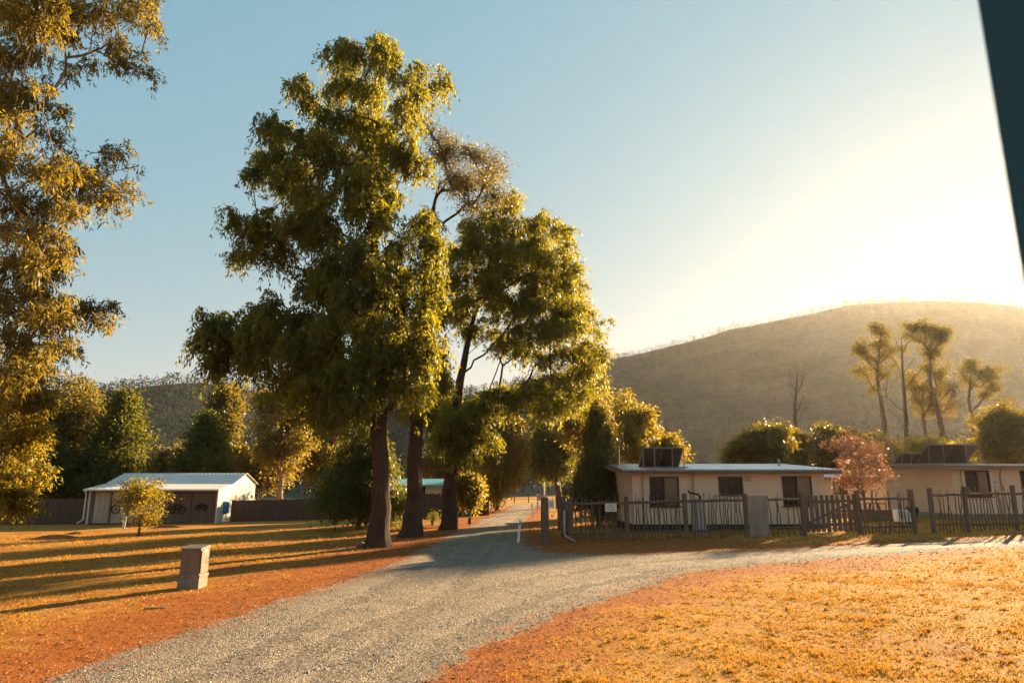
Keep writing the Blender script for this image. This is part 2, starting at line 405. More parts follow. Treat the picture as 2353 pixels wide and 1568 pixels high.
# ------------------------------------------------------------------ ground sheet
def vnoise0(x, y):
    return (np.sin(x * 1.7 + 2.1 * np.sin(y * 1.1)) + .6 * np.sin(y * 2.9 + x * 1.3 + 1.) + .4 * np.sin(x * 5.1 - y * 3.7)) / 2.
def warp(n, lim, near):
    t = np.linspace(-1, 1, n); k = math.asinh(lim / near); return near * np.sinh(t * k)
gxs = warp(350, 1500, 9.); ty = np.linspace(0, 1, 310)
gys = -40 + 46 * np.minimum(ty / .12, 1) ** 1 + 0 * ty
kk = math.asinh(1440 / 16.); tt = np.clip((ty - .12) / .88, 0, 1); gys = np.where(ty <= .12, -40 + 46 * ty / .12, 6 + 16 * np.sinh(tt * kk))
GX, GY = np.meshgrid(gxs, gys); GZ = gz(GX, GY)
onr = inside(RO, GX, GY); near = np.hypot(GX, GY) < 90
D = np.full(GX.shape, 50.); D[near] = dist_to(RO, GX[near], GY[near])
soil = np.exp(-(D / np.where(GX < -1.5, 1.9, 2.1)) ** 1.2) * .85 + np.where((GX < 0) & (GY < 60), .40, .04)
soil[onr] = 1.
soil += .5 * np.clip(vnoise0(GX * .55 + 3., GY * .5) - .35, 0, 1) * near + .3 * np.clip(vnoise0(GX * 1.7, GY * 1.3 + 2.) - .3, 0, 1) * near
# bare earth under the gums and worn patches on the left paddock
for px, py, rr, s in ((880, 1262, 3.4, .55), (945, 1240, 3.2, .5), (1030, 1222, 2.6, .45), (470, 1360, 2.6, .55), (620, 1330, 4.0, .45), (430, 1205, 5, .5), (120, 1238, 2.2, .6), (390, 1212, 2, .7), (1480, 1254, 3.6, 1.1), (1330, 1245, 3.4, 1.1), (1620, 1250, 3., .9), (1800, 1240, 3., .5),
                      (300, 1440, 3, .35), (1250, 1470, 1.6, .5), (1450, 1385, 1.6, .5), (1650, 1320, 2, .5), (1500, 1470, 1.2, .3), (60, 1200, 6, .35), (700, 1195, 6, .4)):
    c = gp(px, py); soil = np.maximum(soil, s * np.exp(-((GX - c.x) ** 2 + (GY - c.y) ** 2 * .6) / rr ** 2))
idx = np.arange(GX.size).reshape(GX.shape)
F = np.stack([idx[:-1, :-1], idx[:-1, 1:], idx[1:, 1:], idx[1:, :-1]], -1).reshape(-1, 4)
gme = np_mesh('ground', np.c_[GX.ravel(), GY.ravel(), GZ.ravel()], F, M['ground'], {'soil': ('POINT', soil.ravel()), 'road': ('POINT', np.where(onr, 1., np.clip(.70 - D / .8, 0, 1)).ravel())}, True)
tag(link('ground', gme), 'dry straw coloured grass and red soil', kind='structure')

# ------------------------------------------------------------------ hills
crest = [(-900, 840), (-400, 868), (0, 892), (230, 878), (300, 870), (380, 861), (450, 857), (520, 864), (600, 880), (800, 905), (1000, 900), (1100, 884), (1250, 850), (1375, 815), (1450, 803), (1530, 784), (1600, 767), (1660, 748), (1700, 738), (1800, 720), (1900, 697), (1950, 686), (2050, 680), (2150, 677), (2250, 680), (2352, 690), (2500, 704), (2900, 760), (3800, 820)]
caz = []; cel = []
for p in crest:
    v = ray(*p); caz.append(math.atan2(v.x, v.y)); cel.append(v.z / math.hypot(v.x, v.y))
# keep azimuths increasing
order = np.argsort(caz); caz = np.array(caz)[order]; cel = np.array(cel)[order]
def vnoise(x, y):
    return (np.sin(x * 1.7 + 2.1 * np.sin(y * 1.1)) + .6 * np.sin(y * 2.9 + x * 1.3 + 1.) + .4 * np.sin(x * 5.1 - y * 3.7)) / 2.
def hill_R(az): return 760 + 200 / (1 + np.exp(-(az - .05) * 9))
def hill_z(r, az):
    e = np.interp(az, caz, cel) * 1.0; RR = hill_R(az); r0 = 150 + 40 * np.sin(az * 5)
    t = np.clip((r - r0) / (RR - r0), 0, 1); H = e * RR + CAMZ - 8.5
    g = vnoise(az * 9, r / 160.)
    z = H * (t ** 2.3 + .09 * g * t * t * (1 - t) * 2.6)
    back = np.clip((r - RR) / 320., 0, 1)
    return z * (1 - back ** 1.5 * .8) - 1.2 * (1 - np.clip((r - r0 + 60) / 60, 0, 1))
AZ = np.radians(np.linspace(-78, 78, 420)); RG = np.concatenate([np.linspace(110, 980, 120), np.linspace(1000, 1250, 14)])
A2, R2 = np.meshgrid(AZ, RG); HZ = hill_z(R2, A2)
HX, HY = R2 * np.sin(A2), R2 * np.cos(A2); HZ += gz(HX, HY)
idx = np.arange(HX.size).reshape(HX.shape)
F = np.stack([idx[:-1, :-1], idx[:-1, 1:], idx[1:, 1:], idx[1:, :-1]], -1).reshape(-1, 4)
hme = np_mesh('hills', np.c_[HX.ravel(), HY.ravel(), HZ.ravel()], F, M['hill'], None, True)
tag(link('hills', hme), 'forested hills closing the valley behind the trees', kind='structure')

# ------------------------------------------------------------------ foliage
def leaf_arrays(P, Dv, L, W, rng):
    """diamond leaves: base P, direction Dv"""
    n = len(P); rnd = rng.normal(size=(n, 3)); side = np.cross(Dv, rnd); side /= np.linalg.norm(side, axis=1, keepdims=True) + 1e-9
    nrm = np.cross(Dv, side)
    L = L * rng.uniform(.7, 1.3, (n, 1)); W = W * rng.uniform(.7, 1.3, (n, 1))
    mid = P + Dv * L * .45 + nrm * L * .06
    V = np.stack([P, mid + side * W * .5, P + Dv * L, mid - side * W * .5], 1).reshape(-1, 3)
    return V, np.arange(4 * n).reshape(-1, 4)
def foliage(name, clumps, n, L, W, mat, parent, seed=0, droop=.6, twig=.5, per=14, shell=.45, loc=(0, 0, 0), spread=.10):
    rng = np.random.default_rng(seed); C = np.asarray(clumps, float)
    w = np.cbrt(C[:, 3] * C[:, 4] * C[:, 5]) ** 2.1; w /= w.sum()
    ns = max(1, n // per); ci = rng.choice(len(C), ns, p=w)
    u = rng.normal(size=(ns, 3)); u[:, 2] += .25; u /= np.linalg.norm(u, axis=1, keepdims=True)
    rr = (shell + (1 - shell) * rng.random(ns) ** .7) * rng.uniform(.82, 1.14, ns)
    S = C[ci, :3] + u * C[ci, 3:6] * rr[:, None]
    uh = u.copy(); uh[:, 2] = 0
    tw = twig * rng.uniform(.5, 1.3, ns)
    td = uh * .75 * (1.3 - droop) + np.array([0, 0, .25 - droop])
    td = td + rng.normal(size=(ns, 3)) * .35
    si = np.repeat(np.arange(ns), per); t = rng.random(len(si))
    P = S[si] + td[si] * (tw[si] * t)[:, None] + np.array([0, 0, -1.]) * (droop * .35 * tw[si] * t * t)[:, None] + rng.normal(size=(len(si), 3)) * spread * (1 + L)
    Dv = u[si] * (.9 - .6 * droop) + np.array([0, 0, -1.]) * droop * 1.1 + rng.normal(size=(len(si), 3)) * .5
    Dv /= np.linalg.norm(Dv, axis=1, keepdims=True) + 1e-9
    V, F = leaf_arrays(P, Dv, L, W, rng)
    tint = np.clip(.42 + rng.normal(size=ns) * .2, 0, .95)[si] + rng.normal(size=len(si)) * .1
    cl = rng.normal(size=len(C)) * .12; tint = np.clip(tint + cl[ci][si], 0, 1)
    V = V - np.array(loc)
    return link(name, np_mesh(name, V, F, mat, {'tint': ('FACE', tint)}), None, parent)

def skeleton(trunk, trad, targets, seed, parent, loc, mat, tip=.012, up=.5, expo=2.3, name='branches', flare=1.0, sides=10):
    """trunk polyline with radii, then one limb to each target (leaf clump)"""
    rr = random.Random(seed); loc = Vector(loc)
    # resample trunk
    TP = []; TR = []
    for i in range(len(trunk) - 1):
        a, b = Vector(trunk[i]), Vector(trunk[i + 1]); n = max(2, int((b - a).length / .45))
        for k in range(n):
            t = k / n; TP.append(a.lerp(b, t)); TR.append(trad[i] * (1 - t) + trad[i + 1] * t)
    TP.append(Vector(trunk[-1])); TR.append(trad[-1])
    TP = [p + Vector((rr.gauss(0, 1), rr.gauss(0, 1), 0)) * TR[i] * .10 for i, p in enumerate(TP)]
    nodes = [(p, -1, TR[i]) for i, p in enumerate(TP)]; par = list(range(-1, len(TP) - 1)); pos = list(TP); rad0 = list(TR)
    z0 = TP[0].z; H = max(p.z for p in TP) - z0
    minz = z0 + H * .22; chains = []
    c0 = TP[-1]
    tg = sorted([Vector(t) for t in targets][::max(1, len(targets) // 170)], key=lambda t: min((t - p).length for p in TP))
    for t in tg:
        best = None; bc = 1e9; A = np.array([tuple(p) for p in pos])
        dv = np.array(tuple(t)) - A; dist = np.linalg.norm(dv, axis=1); hz = np.hypot(dv[:, 0], dv[:, 1])
        cost = dist + 1.6 * np.maximum(0, up * hz - dv[:, 2]) + (A[:, 2] < minz) * 50
        b = int(np.argmin(cost)); a = pos[b]
        if (t - a).length < .25: continue
        n = max(3, int((t - a).length / .55)); hd = t - a; L = hd.length
        ctrl = a + Vector((hd.x, hd.y, 0)) * .45 + Vector((0, 0, hd.z * .35 - (0.0 if b >= len(TP) else -.05 * L)))
        last = b; ch = [b]
        for k in range(1, n + 1):
            s = k / n; q = a * (1 - s) ** 2 + ctrl * 2 * s * (1 - s) + t * s * s
            q = q + Vector((rr.gauss(0, 1), rr.gauss(0, 1), rr.gauss(0, 1))) * L * .022 * (1 if k < n else 0)
            pos.append(q); par.append(last); rad0.append(None); last = len(pos) - 1; ch.append(last)
        chains.append(ch)
    # pipe model
    cnt = [0.0] * len(pos); nT = len(TP)
    for i in range(len(pos) - 1, nT - 1, -1):
        if cnt[i] == 0: cnt[i] = tip ** expo
        cnt[i] += (tip * .35) ** expo
        cnt[par[i]] += cnt[i]
    m = MB()
    for ch in chains:
        rads = []
        for j in ch:
            r = cnt[j] ** (1 / expo) if j >= nT else None; rads.append(r)
        if rads[0] is None: rads[0] = min(rads[1] * 1.15, TR[ch[0]] * .9)
        else: rads[0] = min(rads[0], rads[1] * 1.25)
        m.tube([pos[j] - loc for j in ch], rads, 6, False)
    # trunk with buttress flare and fluted bark
    tv = []; tf = []; nS = sides; rg = [rr.uniform(-1, 1) for _ in range(nS)]
    for i, (p, r) in enumerate(zip(TP, TR)):
        hgt = p.z - z0; fl = 1 + flare * .55 * math.exp(-hgt / .45)
        for k in range(nS):
            a = 2 * math.pi * k / nS
            q = r * fl * (1 + .07 * math.sin(3 * a + seed) + .05 * math.sin(5 * a + i * .25) + flare * .14 * math.exp(-hgt / .35) * math.sin(4 * a + seed * 2) + (.05 * rg[(k + i // 7) % nS] + .025 * rr.uniform(-1, 1) if nS > 12 else 0))
            tv.append(p + Vector((math.cos(a), math.sin(a), 0)) * q - loc)
    for i in range(len(TP) - 1):
        for k in range(nS):
            j = (k + 1) % nS; tf.append((i * nS + k, i * nS + j, (i + 1) * nS + j, (i + 1) * nS + k))
    m.add(tv, tf); m.build('trunk', mat, parent, True)

def px_clumps(lst, d, cx, half, seed, conv=None, thick=.8, double=.5, lobes=5, smin=.36, smax=.64):
    """clumps given as picture ellipses become ellipsoids spread through the depth of a crown of half-width `half`"""
    rr = random.Random(seed); out = []
    for c in lst:
        x, y, rx, ry = c[:4]
        if conv: x, y, rx, ry = conv(x, y, rx, ry)
        a = sz(rx, d); b = sz(ry, d); p0 = at(x, y, d)
        room = math.sqrt(max(0.1, half * half - (p0.x - cx) ** 2)) * thick
        offs = [rr.uniform(-1, 1) * room * .55] if rr.random() > double else [-room * rr.uniform(.35, .8), room * rr.uniform(.2, .8)]
        for o in offs:
            p = at(x, y, d + o); k = (d + o) / d
            for _ in range(lobes):                      # several lobes to a clump, so that no clump reads as one lens
                q = Vector((rr.gauss(0, 1) * a, rr.gauss(0, 1) * (a + b) * .5, rr.gauss(0, 1) * b)) * .46; s = rr.uniform(smin, smax)
                out.append((p.x + q.x, p.y + q.y, p.z + q.z + b * .1, a * k * s, (a + b) * .5 * k * s, b * k * s * 1.15))
    return out

def blob_clumps(kind, cx, cy_, z0, z1, wx, seed, n=18, wy=None):
    rr = random.Random(seed); out = []; n = int(n * 1.3); H = z1 - z0; wy = wy or wx
    for i in range(n):
        if kind == 'cone':
            t = rr.random() ** 1.25; rmax = (1 - t) ** .75 * .9 + .08; a = rr.uniform(0, 6.283); q = rmax * rr.uniform(.45, .85)
            out.append((cx + math.cos(a) * q * wx, cy_ + math.sin(a) * q * wy, z0 + H * (.06 + t * .9), wx * (.40 * rmax + .12), wy * (.40 * rmax + .12), H * .10 + .05 * wx))
        elif kind == 'round':
            a = rr.uniform(0, 6.283); t = rr.uniform(-.9, .98); q = math.sqrt(1 - t * t) * rr.uniform(.45, .92)
            s = rr.uniform(.17, .38)
            out.append((cx + math.cos(a) * q * wx, cy_ + math.sin(a) * q * wy, z0 + H * (.5 + t * .40), wx * s, wy * s, H * s * .42))
        elif kind == 'ragged':
            v = Vector((rr.gauss(0, 1), rr.gauss(0, 1), rr.gauss(0, 1))).normalized() * rr.uniform(.35, 1.0); s = rr.uniform(.11, .30) * (1.15 - .4 * v.length)
            out.append((cx + v.x * wx * .95, cy_ + v.y * wy * .95, z0 + H * (.5 + v.z * .46), wx * s * 1.25, wy * s * 1.25, H * s * .42))
        elif kind == 'euc':
            a = rr.uniform(0, 6.283); t = rr.random(); q = rr.uniform(.25, .85) * (1 - .35 * abs(t - .6)); s = rr.uniform(.2, .34)
            out.append((cx + math.cos(a) * q * wx, cy_ + math.sin(a) * q * wy, z0 + H * (.1 + .84 * t), wx * s, wy * s, H * .075 + .1 * wx * s))
        elif kind == 'umbrella':
            a = rr.uniform(0, 6.283); t = rr.random() ** .6; q = rr.uniform(.2, .8) * (.35 + .65 * t); s = rr.uniform(.22, .34)
            out.append((cx + math.cos(a) * q * wx, cy_ + math.sin(a) * q * wy, z0 + H * (.1 + .82 * t), wx * s, wy * s, H * .09))
    if kind == 'ragged': out.append((cx, cy_, z0 + H * .42, wx * .5, wy * .5, H * .30))
    if kind in ('cone', 'round'):
        out.append((cx, cy_, z0 + H * .45, wx * .5, wy * .5, H * .35)); out.append((cx, cy_, z1 - H * .08, wx * .16, wy * .16, H * .09))
    return out

def bg_tree(name, label, kind, box, d, leaf, seed, bark_='bark_grey', n=18, nl=9000, L=None, basepx=None, lean=0., group='trees beyond the fence and the buildings', trunk_r=None, droop=.5, wfac=2.1, twig=.6):
    x0, x1, y0, y1 = box; xc = (x0 + x1) / 2; wx = sz(x1 - x0, d) / 2
    top = at(xc, y0, d).z; bot = at(xc, y1, d).z; base = gx(basepx if basepx else xc, d); c = at(xc, (y0 + y1) / 2, d)
    if L is None: L = max(.15, d * .0050); nl = int(nl * 1.15)
    loc = Vector((base.x, base.y, base.z))
    root = empty(name, loc, 0, label, 'tree', group)
    cl = blob_clumps(kind, c.x, d, max(bot, base.z + .2), top, wx, seed, n)
    H = top - base.z; r0 = trunk_r or max(.09, H * .018)
    tp = [base - Vector((0, 0, .15)), base.lerp(Vector((c.x, d, top)), .3) + Vector((lean, 0, 0)), base.lerp(Vector((c.x, d, top)), .62), Vector((c.x, d, top - H * .1))]
    skeleton(tp, [r0, r0 * .75, r0 * .45, r0 * .12], [q[:3] for q in cl], seed, root, loc, M[bark_], tip=max(.014, d * .0004), flare=.5, sides=8)
    foliage('crown', cl, nl, L, L / wfac * 1., M[leaf], root, seed, droop, twig * max(1, d / 45), 12, .4, loc, .10 * max(1, d / 30))
    return root

z7 = lambda x, y, rx, ry: (403.2 + .5143 * x, 67.2 + .5143 * y, rx * .5143, ry * .5143)
# --- the tallest gum, by the road
T1 = [(950,75,100,65),(740,115,105,60),(880,190,150,60),(1050,190,60,60),(1180,235,40,48),(1125,255,38,28),(565,265,58,62),(615,330,55,48),(730,270,90,60),(900,290,130,70),(1040,310,66,60),
 (440,440,62,52),(385,600,60,66),(450,560,70,60),(600,480,100,60),(720,380,90,60),(850,430,120,70),(1010,430,88,66),(560,610,100,70),(700,560,100,70),(860,560,110,70),(1020,570,105,70),(1085,600,45,60),
 (480,680,58,55),(560,720,85,55),(685,690,58,60),(830,685,70,45),(970,735,45,45),
 (240,845,48,56),(340,815,85,46),(330,920,85,65),(430,880,90,60),(480,960,105,56),(560,870,90,70),(300,1000,36,38),(620,970,85,66),(620,800,75,56),
 (1100,870,85,65),(975,945,70,55),(1155,960,56,70),(750,1030,105,66),(880,1060,100,66),(1020,1080,90,70),(1155,1090,54,80),(640,1110,100,70),(740,1170,100,80),(880,1200,90,80),(1030,1210,100,80),(1145,1220,62,70),
 (200,1310,78,56),(130,1385,52,56),(330,1270,96,56),(430,1255,80,56),(300,1380,105,66),(430,1380,105,80),(560,1300,100,80),(185,1470,64,52),(330,1470,66,48),(560,1420,105,80),(700,1330,110,90),(850,1370,100,90),(1000,1360,100,90),(1115,1370,64,90),
 (680,1470,100,80),(820,1500,95,75),(980,1510,90,85),(1100,1500,66,80),(560,1500,76,56),(620,1560,80,60),(720,1570,80,60),(960,1600,70,70),(1060,1610,60,70),(880,1560,50,70),(1120,1570,50,60),(600,1610,80,60),(700,1640,80,60),(790,1640,70,60),(520,1560,70,50),(660,1700,60,50),(760,1720,60,50),(830,770,70,55),(900,890,60,60),(760,820,60,50),(860,640,90,60),(930,800,40,50),(700,900,60,50),(790,960,60,50),(1040,960,60,60),(690,1040,70,50)]
d1 = gp(870, 1256).y; b1 = gp(870, 1256)
root = empty('gum_tree', b1, 0, 'tallest gum tree with drooping green foliage, nearest of the three trunks by the road', 'tree', 'three gums beside the road')
cl1 = px_clumps(T1, d1, at(850, 500, d1).x, 5.2, 11, z7, .75, .55)
pt = lambda x, y, o=0: at(x, y, d1 + o)
skeleton([b1 - Vector((0, 0, .2)), pt(874, 1100), pt(872, 950, .1), pt(870, 800, .2), pt(862, 620, .2), pt(855, 450, 0), pt(865, 300, 0), pt(880, 150, 0)], [.37, .29, .27, .24, .20, .15, .09, .03], [c[:3] for c in cl1], 3, root, b1, M['bark'], tip=.017, up=.42, expo=2.25, flare=.9, sides=34)
foliage('crown', cl1, 215000, .195, .056, M['leaf_gum'], root, 21, .95, .7, 20, .5, b1, .03)
# --- leaning middle gum with a thin brown crown
T2 = [(1165,470,58,48),(1190,560,46,56),(1320,560,72,46),(1290,640,86,52),(1405,620,52,56),(1240,700,70,46),(1380,700,72,46),(1425,750,42,36),(1250,520,30,30),(1130,420,36,30),(1340,780,50,30),(1180,1180,40,60),(1170,1300,40,60),(1160,1480,50,60),(1140,1600,60,60),(1100,1680,60,50),(1160,1560,40,60)]
b2 = gp(945, 1232); d2 = b2.y
root = empty('gum_tree', b2, 0, 'leaning middle gum with black trunk and thin brown crown behind the tallest gum', 'tree', 'three gums beside the road')
cl2 = px_clumps(T2, d2, at(1030, 600, d2).x, 3.6, 12, z7, .7, .3)
pt = lambda x, y, o=0: at(x, y, d2 + o)
skeleton([b2 - Vector((0, 0, .2)), pt(951, 1130), pt(956, 1000), pt(960, 850, .2), pt(970, 700, .3), pt(985, 520, .3), pt(1010, 420, .2)], [.40, .33, .27, .24, .19, .12, .05], [c[:3] for c in cl2], 5, root, b2, M['bark'], tip=.017, up=.9, expo=2.3, flare=1.25, sides=34)
foliage('crown', cl2[:-18], 11000, .22, .045, M['leaf_sparse'], root, 23, .5, .7, 10, .15, b2, .12)
foliage('lower_foliage', cl2[-18:], 14000, .22, .055, M['leaf_gum'], root, 24, .8, .7, 12, .25, b2, .08)
# --- third gum with fanning limbs
T3 = [(1480,775,56,46),(1420,850,56,46),(1640,865,66,46),(1560,900,76,46),(1712,905,52,46),(1320,900,44,44),(1400,950,84,52),(1530,1000,94,52),(1660,1000,84,52),(1750,1045,54,54),(1310,1010,52,44),(1360,1100,80,52),(1480,1110,94,52),(1620,1100,86,52),(1745,1130,70,54),(1310,1200,60,44),(1430,1225,84,52),(1560,1225,94,52),(1700,1245,94,52),(1800,1255,54,46),(1255,1130,32,50),
 (1860,1330,54,54),(1760,1335,76,46),(1640,1340,84,44),(1530,1330,60,34),(1850,1430,54,54),(1740,1440,86,44),(1620,1450,76,34),(1805,1500,74,44),(1300,1330,46,40),(1840,1560,60,46),(1730,1570,80,36),(1610,1610,80,36),(1520,1650,70,36),(1450,1610,50,30),(1650,1680,60,34),(1790,1640,60,36),(1700,1660,60,36),
 (1240,1720,70,60),(1290,1790,60,56),(1220,1830,50,50),(1330,1730,50,50),(1180,1790,40,50),(1310,1860,40,50),(1250,1000,40,44),(1280,1100,50,50),(1240,1240,44,50),(1280,1270,50,44),(1400,1320,60,40),(1470,1400,56,34),(1560,1400,60,34),(1390,1160,70,50),(1590,1170,70,50),(1480,860,50,44),(1600,950,70,44),(1340,960,50,40),(1300,1900,46,50),(1350,1820,44,50),(1260,1880,40,44),(1390,1700,50,40),(1320,1680,60,44),(1220,1640,46,40)]
b3 = gp(1028, 1216); d3 = b3.y
root = empty('gum_tree', b3, 0, 'third gum with limbs fanning out under a broad golden crown', 'tree', 'three gums beside the road')
cl3 = px_clumps([(a, b, c * 1.1, e * 1.12) for a, b, c, e in T3], d3, at(1200, 720, d3).x, 4.6, 13, z7, .8, .5, 6, .32, .58)
pt = lambda x, y, o=0: at(x, y, d3 + o)
skeleton([b3 - Vector((0, 0, .2)), pt(1034, 1100), pt(1042, 980), pt(1056, 880, .1), pt(1080, 760, .2), pt(1120, 620, .1), pt(1150, 500, 0)], [.38, .33, .29, .2, .13, .08, .03], [c[:3] for c in cl3], 9, root, b3, M['bark'], tip=.016, up=.75, expo=2.05, flare=.8, sides=34)
foliage('crown', cl3, 140000, .212, .057, M['leaf_gum'], root, 25, .8, .65, 18, .45, b3, .05)

# --- big gum reaching in from the left edge
TL = [(30,40,90,60),(130,30,90,50),(230,25,80,45),(310,25,56,50),(345,55,30,40),(60,120,90,60),(180,85,70,40),(290,125,60,36),(328,165,30,28),(270,100,50,40),(20,200,60,50),(130,238,22,24),(190,150,50,24),(100,200,40,24),
 (30,270,60,60),(60,330,70,60),(140,330,56,40),(20,400,60,60),(110,400,80,45),(195,415,60,46),(255,365,46,40),(240,440,66,40),(290,440,40,42),(150,475,56,36),(70,470,80,46),(40,530,70,46),(100,540,46,28),
 (30,610,70,60),(110,600,56,36),(140,585,30,36),(30,700,80,60),(100,690,70,46),(155,720,66,46),(220,710,48,40),(252,738,26,36),(60,780,80,56),(140,790,46,26),(30,860,60,70),(70,850,50,40),(90,640,50,40),
 (-90,60,90,80),(-100,220,90,80),(-90,400,90,90),(-110,560,90,90),(-90,720,90,90),(-200,140,100,90),(-220,340,100,100),(-220,560,100,100),(-180,760,90,80),(30,-60,110,70),(180,-60,110,60),(300,-40,70,50)]
dl = 15.5; bl = gx(-190, dl)
root = empty('gum_tree', bl, 0, 'large pale-limbed gum with golden brown hanging foliage, nearest tree on the left', 'tree')
cll = px_clumps(TL, dl, at(-60, 450, dl).x, 4.4, 14, None, .7, .25, 6, .26, .5)
pt = lambda x, y, o=0: at(x, y, dl + o)
skeleton([bl - Vector((0, 0, .2)), pt(-185, 1000), pt(-170, 800), pt(-165, 600), pt(-150, 400), pt(-140, 200), pt(-120, 0), pt(-90, -150)], [.4, .34, .3, .26, .21, .16, .1, .05], [c[:3] for c in cll], 15, root, bl, M['bark_pale'], tip=.009, up=.35, expo=2.1, flare=.8, sides=12)
foliage('crown', cll, 88000, .14, .034, M['leaf_gold'], root, 27, .8, .34, 12, .4, bl, .03)
# --- smaller leafy tree under it
TS = [(20,900,60,50),(40,960,60,50),(30,1030,60,50),(60,1000,40,40),(20,1100,66,46),(65,1095,36,36),(25,1150,46,26),(80,1090,24,26),(-60,960,60,60),(-60,1080,60,60),(-30,860,50,40),(70,930,40,40)]
ds = 22.; bs = gx(-25, ds)
root = empty('leafy_tree', bs, 0, 'young pale-barked tree with yellow green leaves low at the left edge', 'tree')
cls = px_clumps(TS, ds, at(0, 1000, ds).x, 1.7, 16, None, .8, .5)
pt = lambda x, y, o=0: at(x, y, ds + o)
skeleton([bs - Vector((0, 0, .1)), pt(-10, 1120), pt(8, 1020), pt(22, 930), pt(25, 860)], [.10, .085, .07, .05, .02], [c[:3] for c in cls], 17, root, bs, M['bark_pale'], tip=.010, flare=.4, sides=8)
foliage('crown', cls, 26000, .15, .06, M['leaf_yellow'], root, 29, .6, .4, 12, .3, bs, .06)

G = 'trees beyond the fence and the buildings'
# left background
bg_tree('dense_tree', 'tall golden green tree behind the left paling fence, beside the picture edge', 'ragged', (40, 225, 838, 1150), 62, 'leaf_far', 101, n=52, nl=20000, basepx=120)
bg_tree('dense_tree', 'dark narrow tree just left of the tree behind the shed roof', 'cone', (150, 225, 880, 1150), 66, 'leaf_pine', 102, n=22, nl=12000)
bg_tree('dense_tree', 'dark green broad-leaved tree rising behind the left end of the shed roof', 'cone', (198, 352, 905, 1135), 62, 'leaf_pine', 103, n=34, nl=24000, droop=.2)
bg_tree('dense_tree', 'small brownish tree between the two dark trees behind the shed', 'ragged', (340, 440, 1010, 1120), 72, 'leaf_sparse', 104, n=32, nl=8000)
bg_tree('dense_tree', 'dark green cone-shaped tree behind the right end of the shed roof', 'cone', (412, 528, 958, 1130), 64, 'leaf_pine', 105, n=30, nl=19000, droop=.2)
bg_tree('gum_tree', 'thin dark gum showing above the cone-shaped tree behind the shed', 'euc', (478, 545, 880, 1090), 80, 'leaf_far', 106, n=15, nl=8500)
bg_tree('gum_tree', 'pale-trunked golden gum behind the paling fence right of the shed', 'euc', (575, 730, 885, 1110), 68, 'leaf_gold', 107, 'bark_pale', n=26, nl=15000, basepx=640, trunk_r=.3)
bg_tree('dense_tree', 'low shadowed tree filling the corner left of the shed', 'ragged', (60, 215, 1010, 1165), 60, 'leaf_pine', 108, n=32, nl=10000)
bg_tree('dense_tree', 'grey green tree low behind the golden gum right of the shed', 'ragged', (520, 660, 1010, 1140), 84, 'leaf_far', 109, n=32, nl=9000)
bg_tree('dense_tree', 'dim tree between the golden gum and the weeping pine', 'ragged', (670, 800, 960, 1130), 80, 'leaf_far', 110, n=36, nl=10000)
# middle
bg_tree('pine_tree', 'dark weeping pine standing behind the nearest gum trunk', 'cone', (735, 940, 960, 1172), 38, 'leaf_pine', 111, n=34, nl=26000, L=.26, basepx=822, droop=.9, wfac=4., twig=.8)
bg_tree('gum_tree', 'golden brown rounded tree beside the diamond road sign', 'ragged', (1088, 1216, 925, 1148), 62, 'leaf_gold', 112, n=56, nl=22000, basepx=1142, droop=.8)
bg_tree('dense_tree', 'dark shaded tree at the end of the driveway left of the gate', 'ragged', (1205, 1335, 940, 1118), 66, 'leaf_pine', 113, n=48, nl=15000, basepx=1285, trunk_r=.32)
bg_tree('pine_tree', 'weeping pine standing just behind the fence sign left of the cabin', 'cone', (1312, 1438, 925, 1160), 33, 'leaf_far', 114, n=34, nl=26000, L=.24, droop=.9, wfac=4., twig=.8)
bg_tree('gum_tree', 'golden gum rising behind the left end of the cabin roof', 'ragged', (1380, 1510, 902, 1090), 46, 'leaf_yellow', 115, n=44, nl=13000)
bg_tree('dense_tree', 'bright yellow low tree behind the solar panels of the cabin', 'ragged', (1490, 1572, 985, 1100), 48, 'leaf_yellow', 116, n=30, nl=8000)
bg_tree('dense_tree', 'tree behind the third gum, its top lit gold above the road', 'ragged', (1260, 1400, 860, 1040), 58, 'leaf_yellow', 117, n=36, nl=10000)
bg_tree('leafy_shrub', 'yellow green shrub at the foot of the third gum', 'ragged', (1050, 1108, 1075, 1168), 40, 'leaf_yellow', 118, n=28, nl=9000, L=.2)
bg_tree('dense_tree', 'grey green tree showing between the middle and third gum trunks', 'ragged', (965, 1100, 985, 1140), 74, 'leaf_far', 119, n=36, nl=9000)
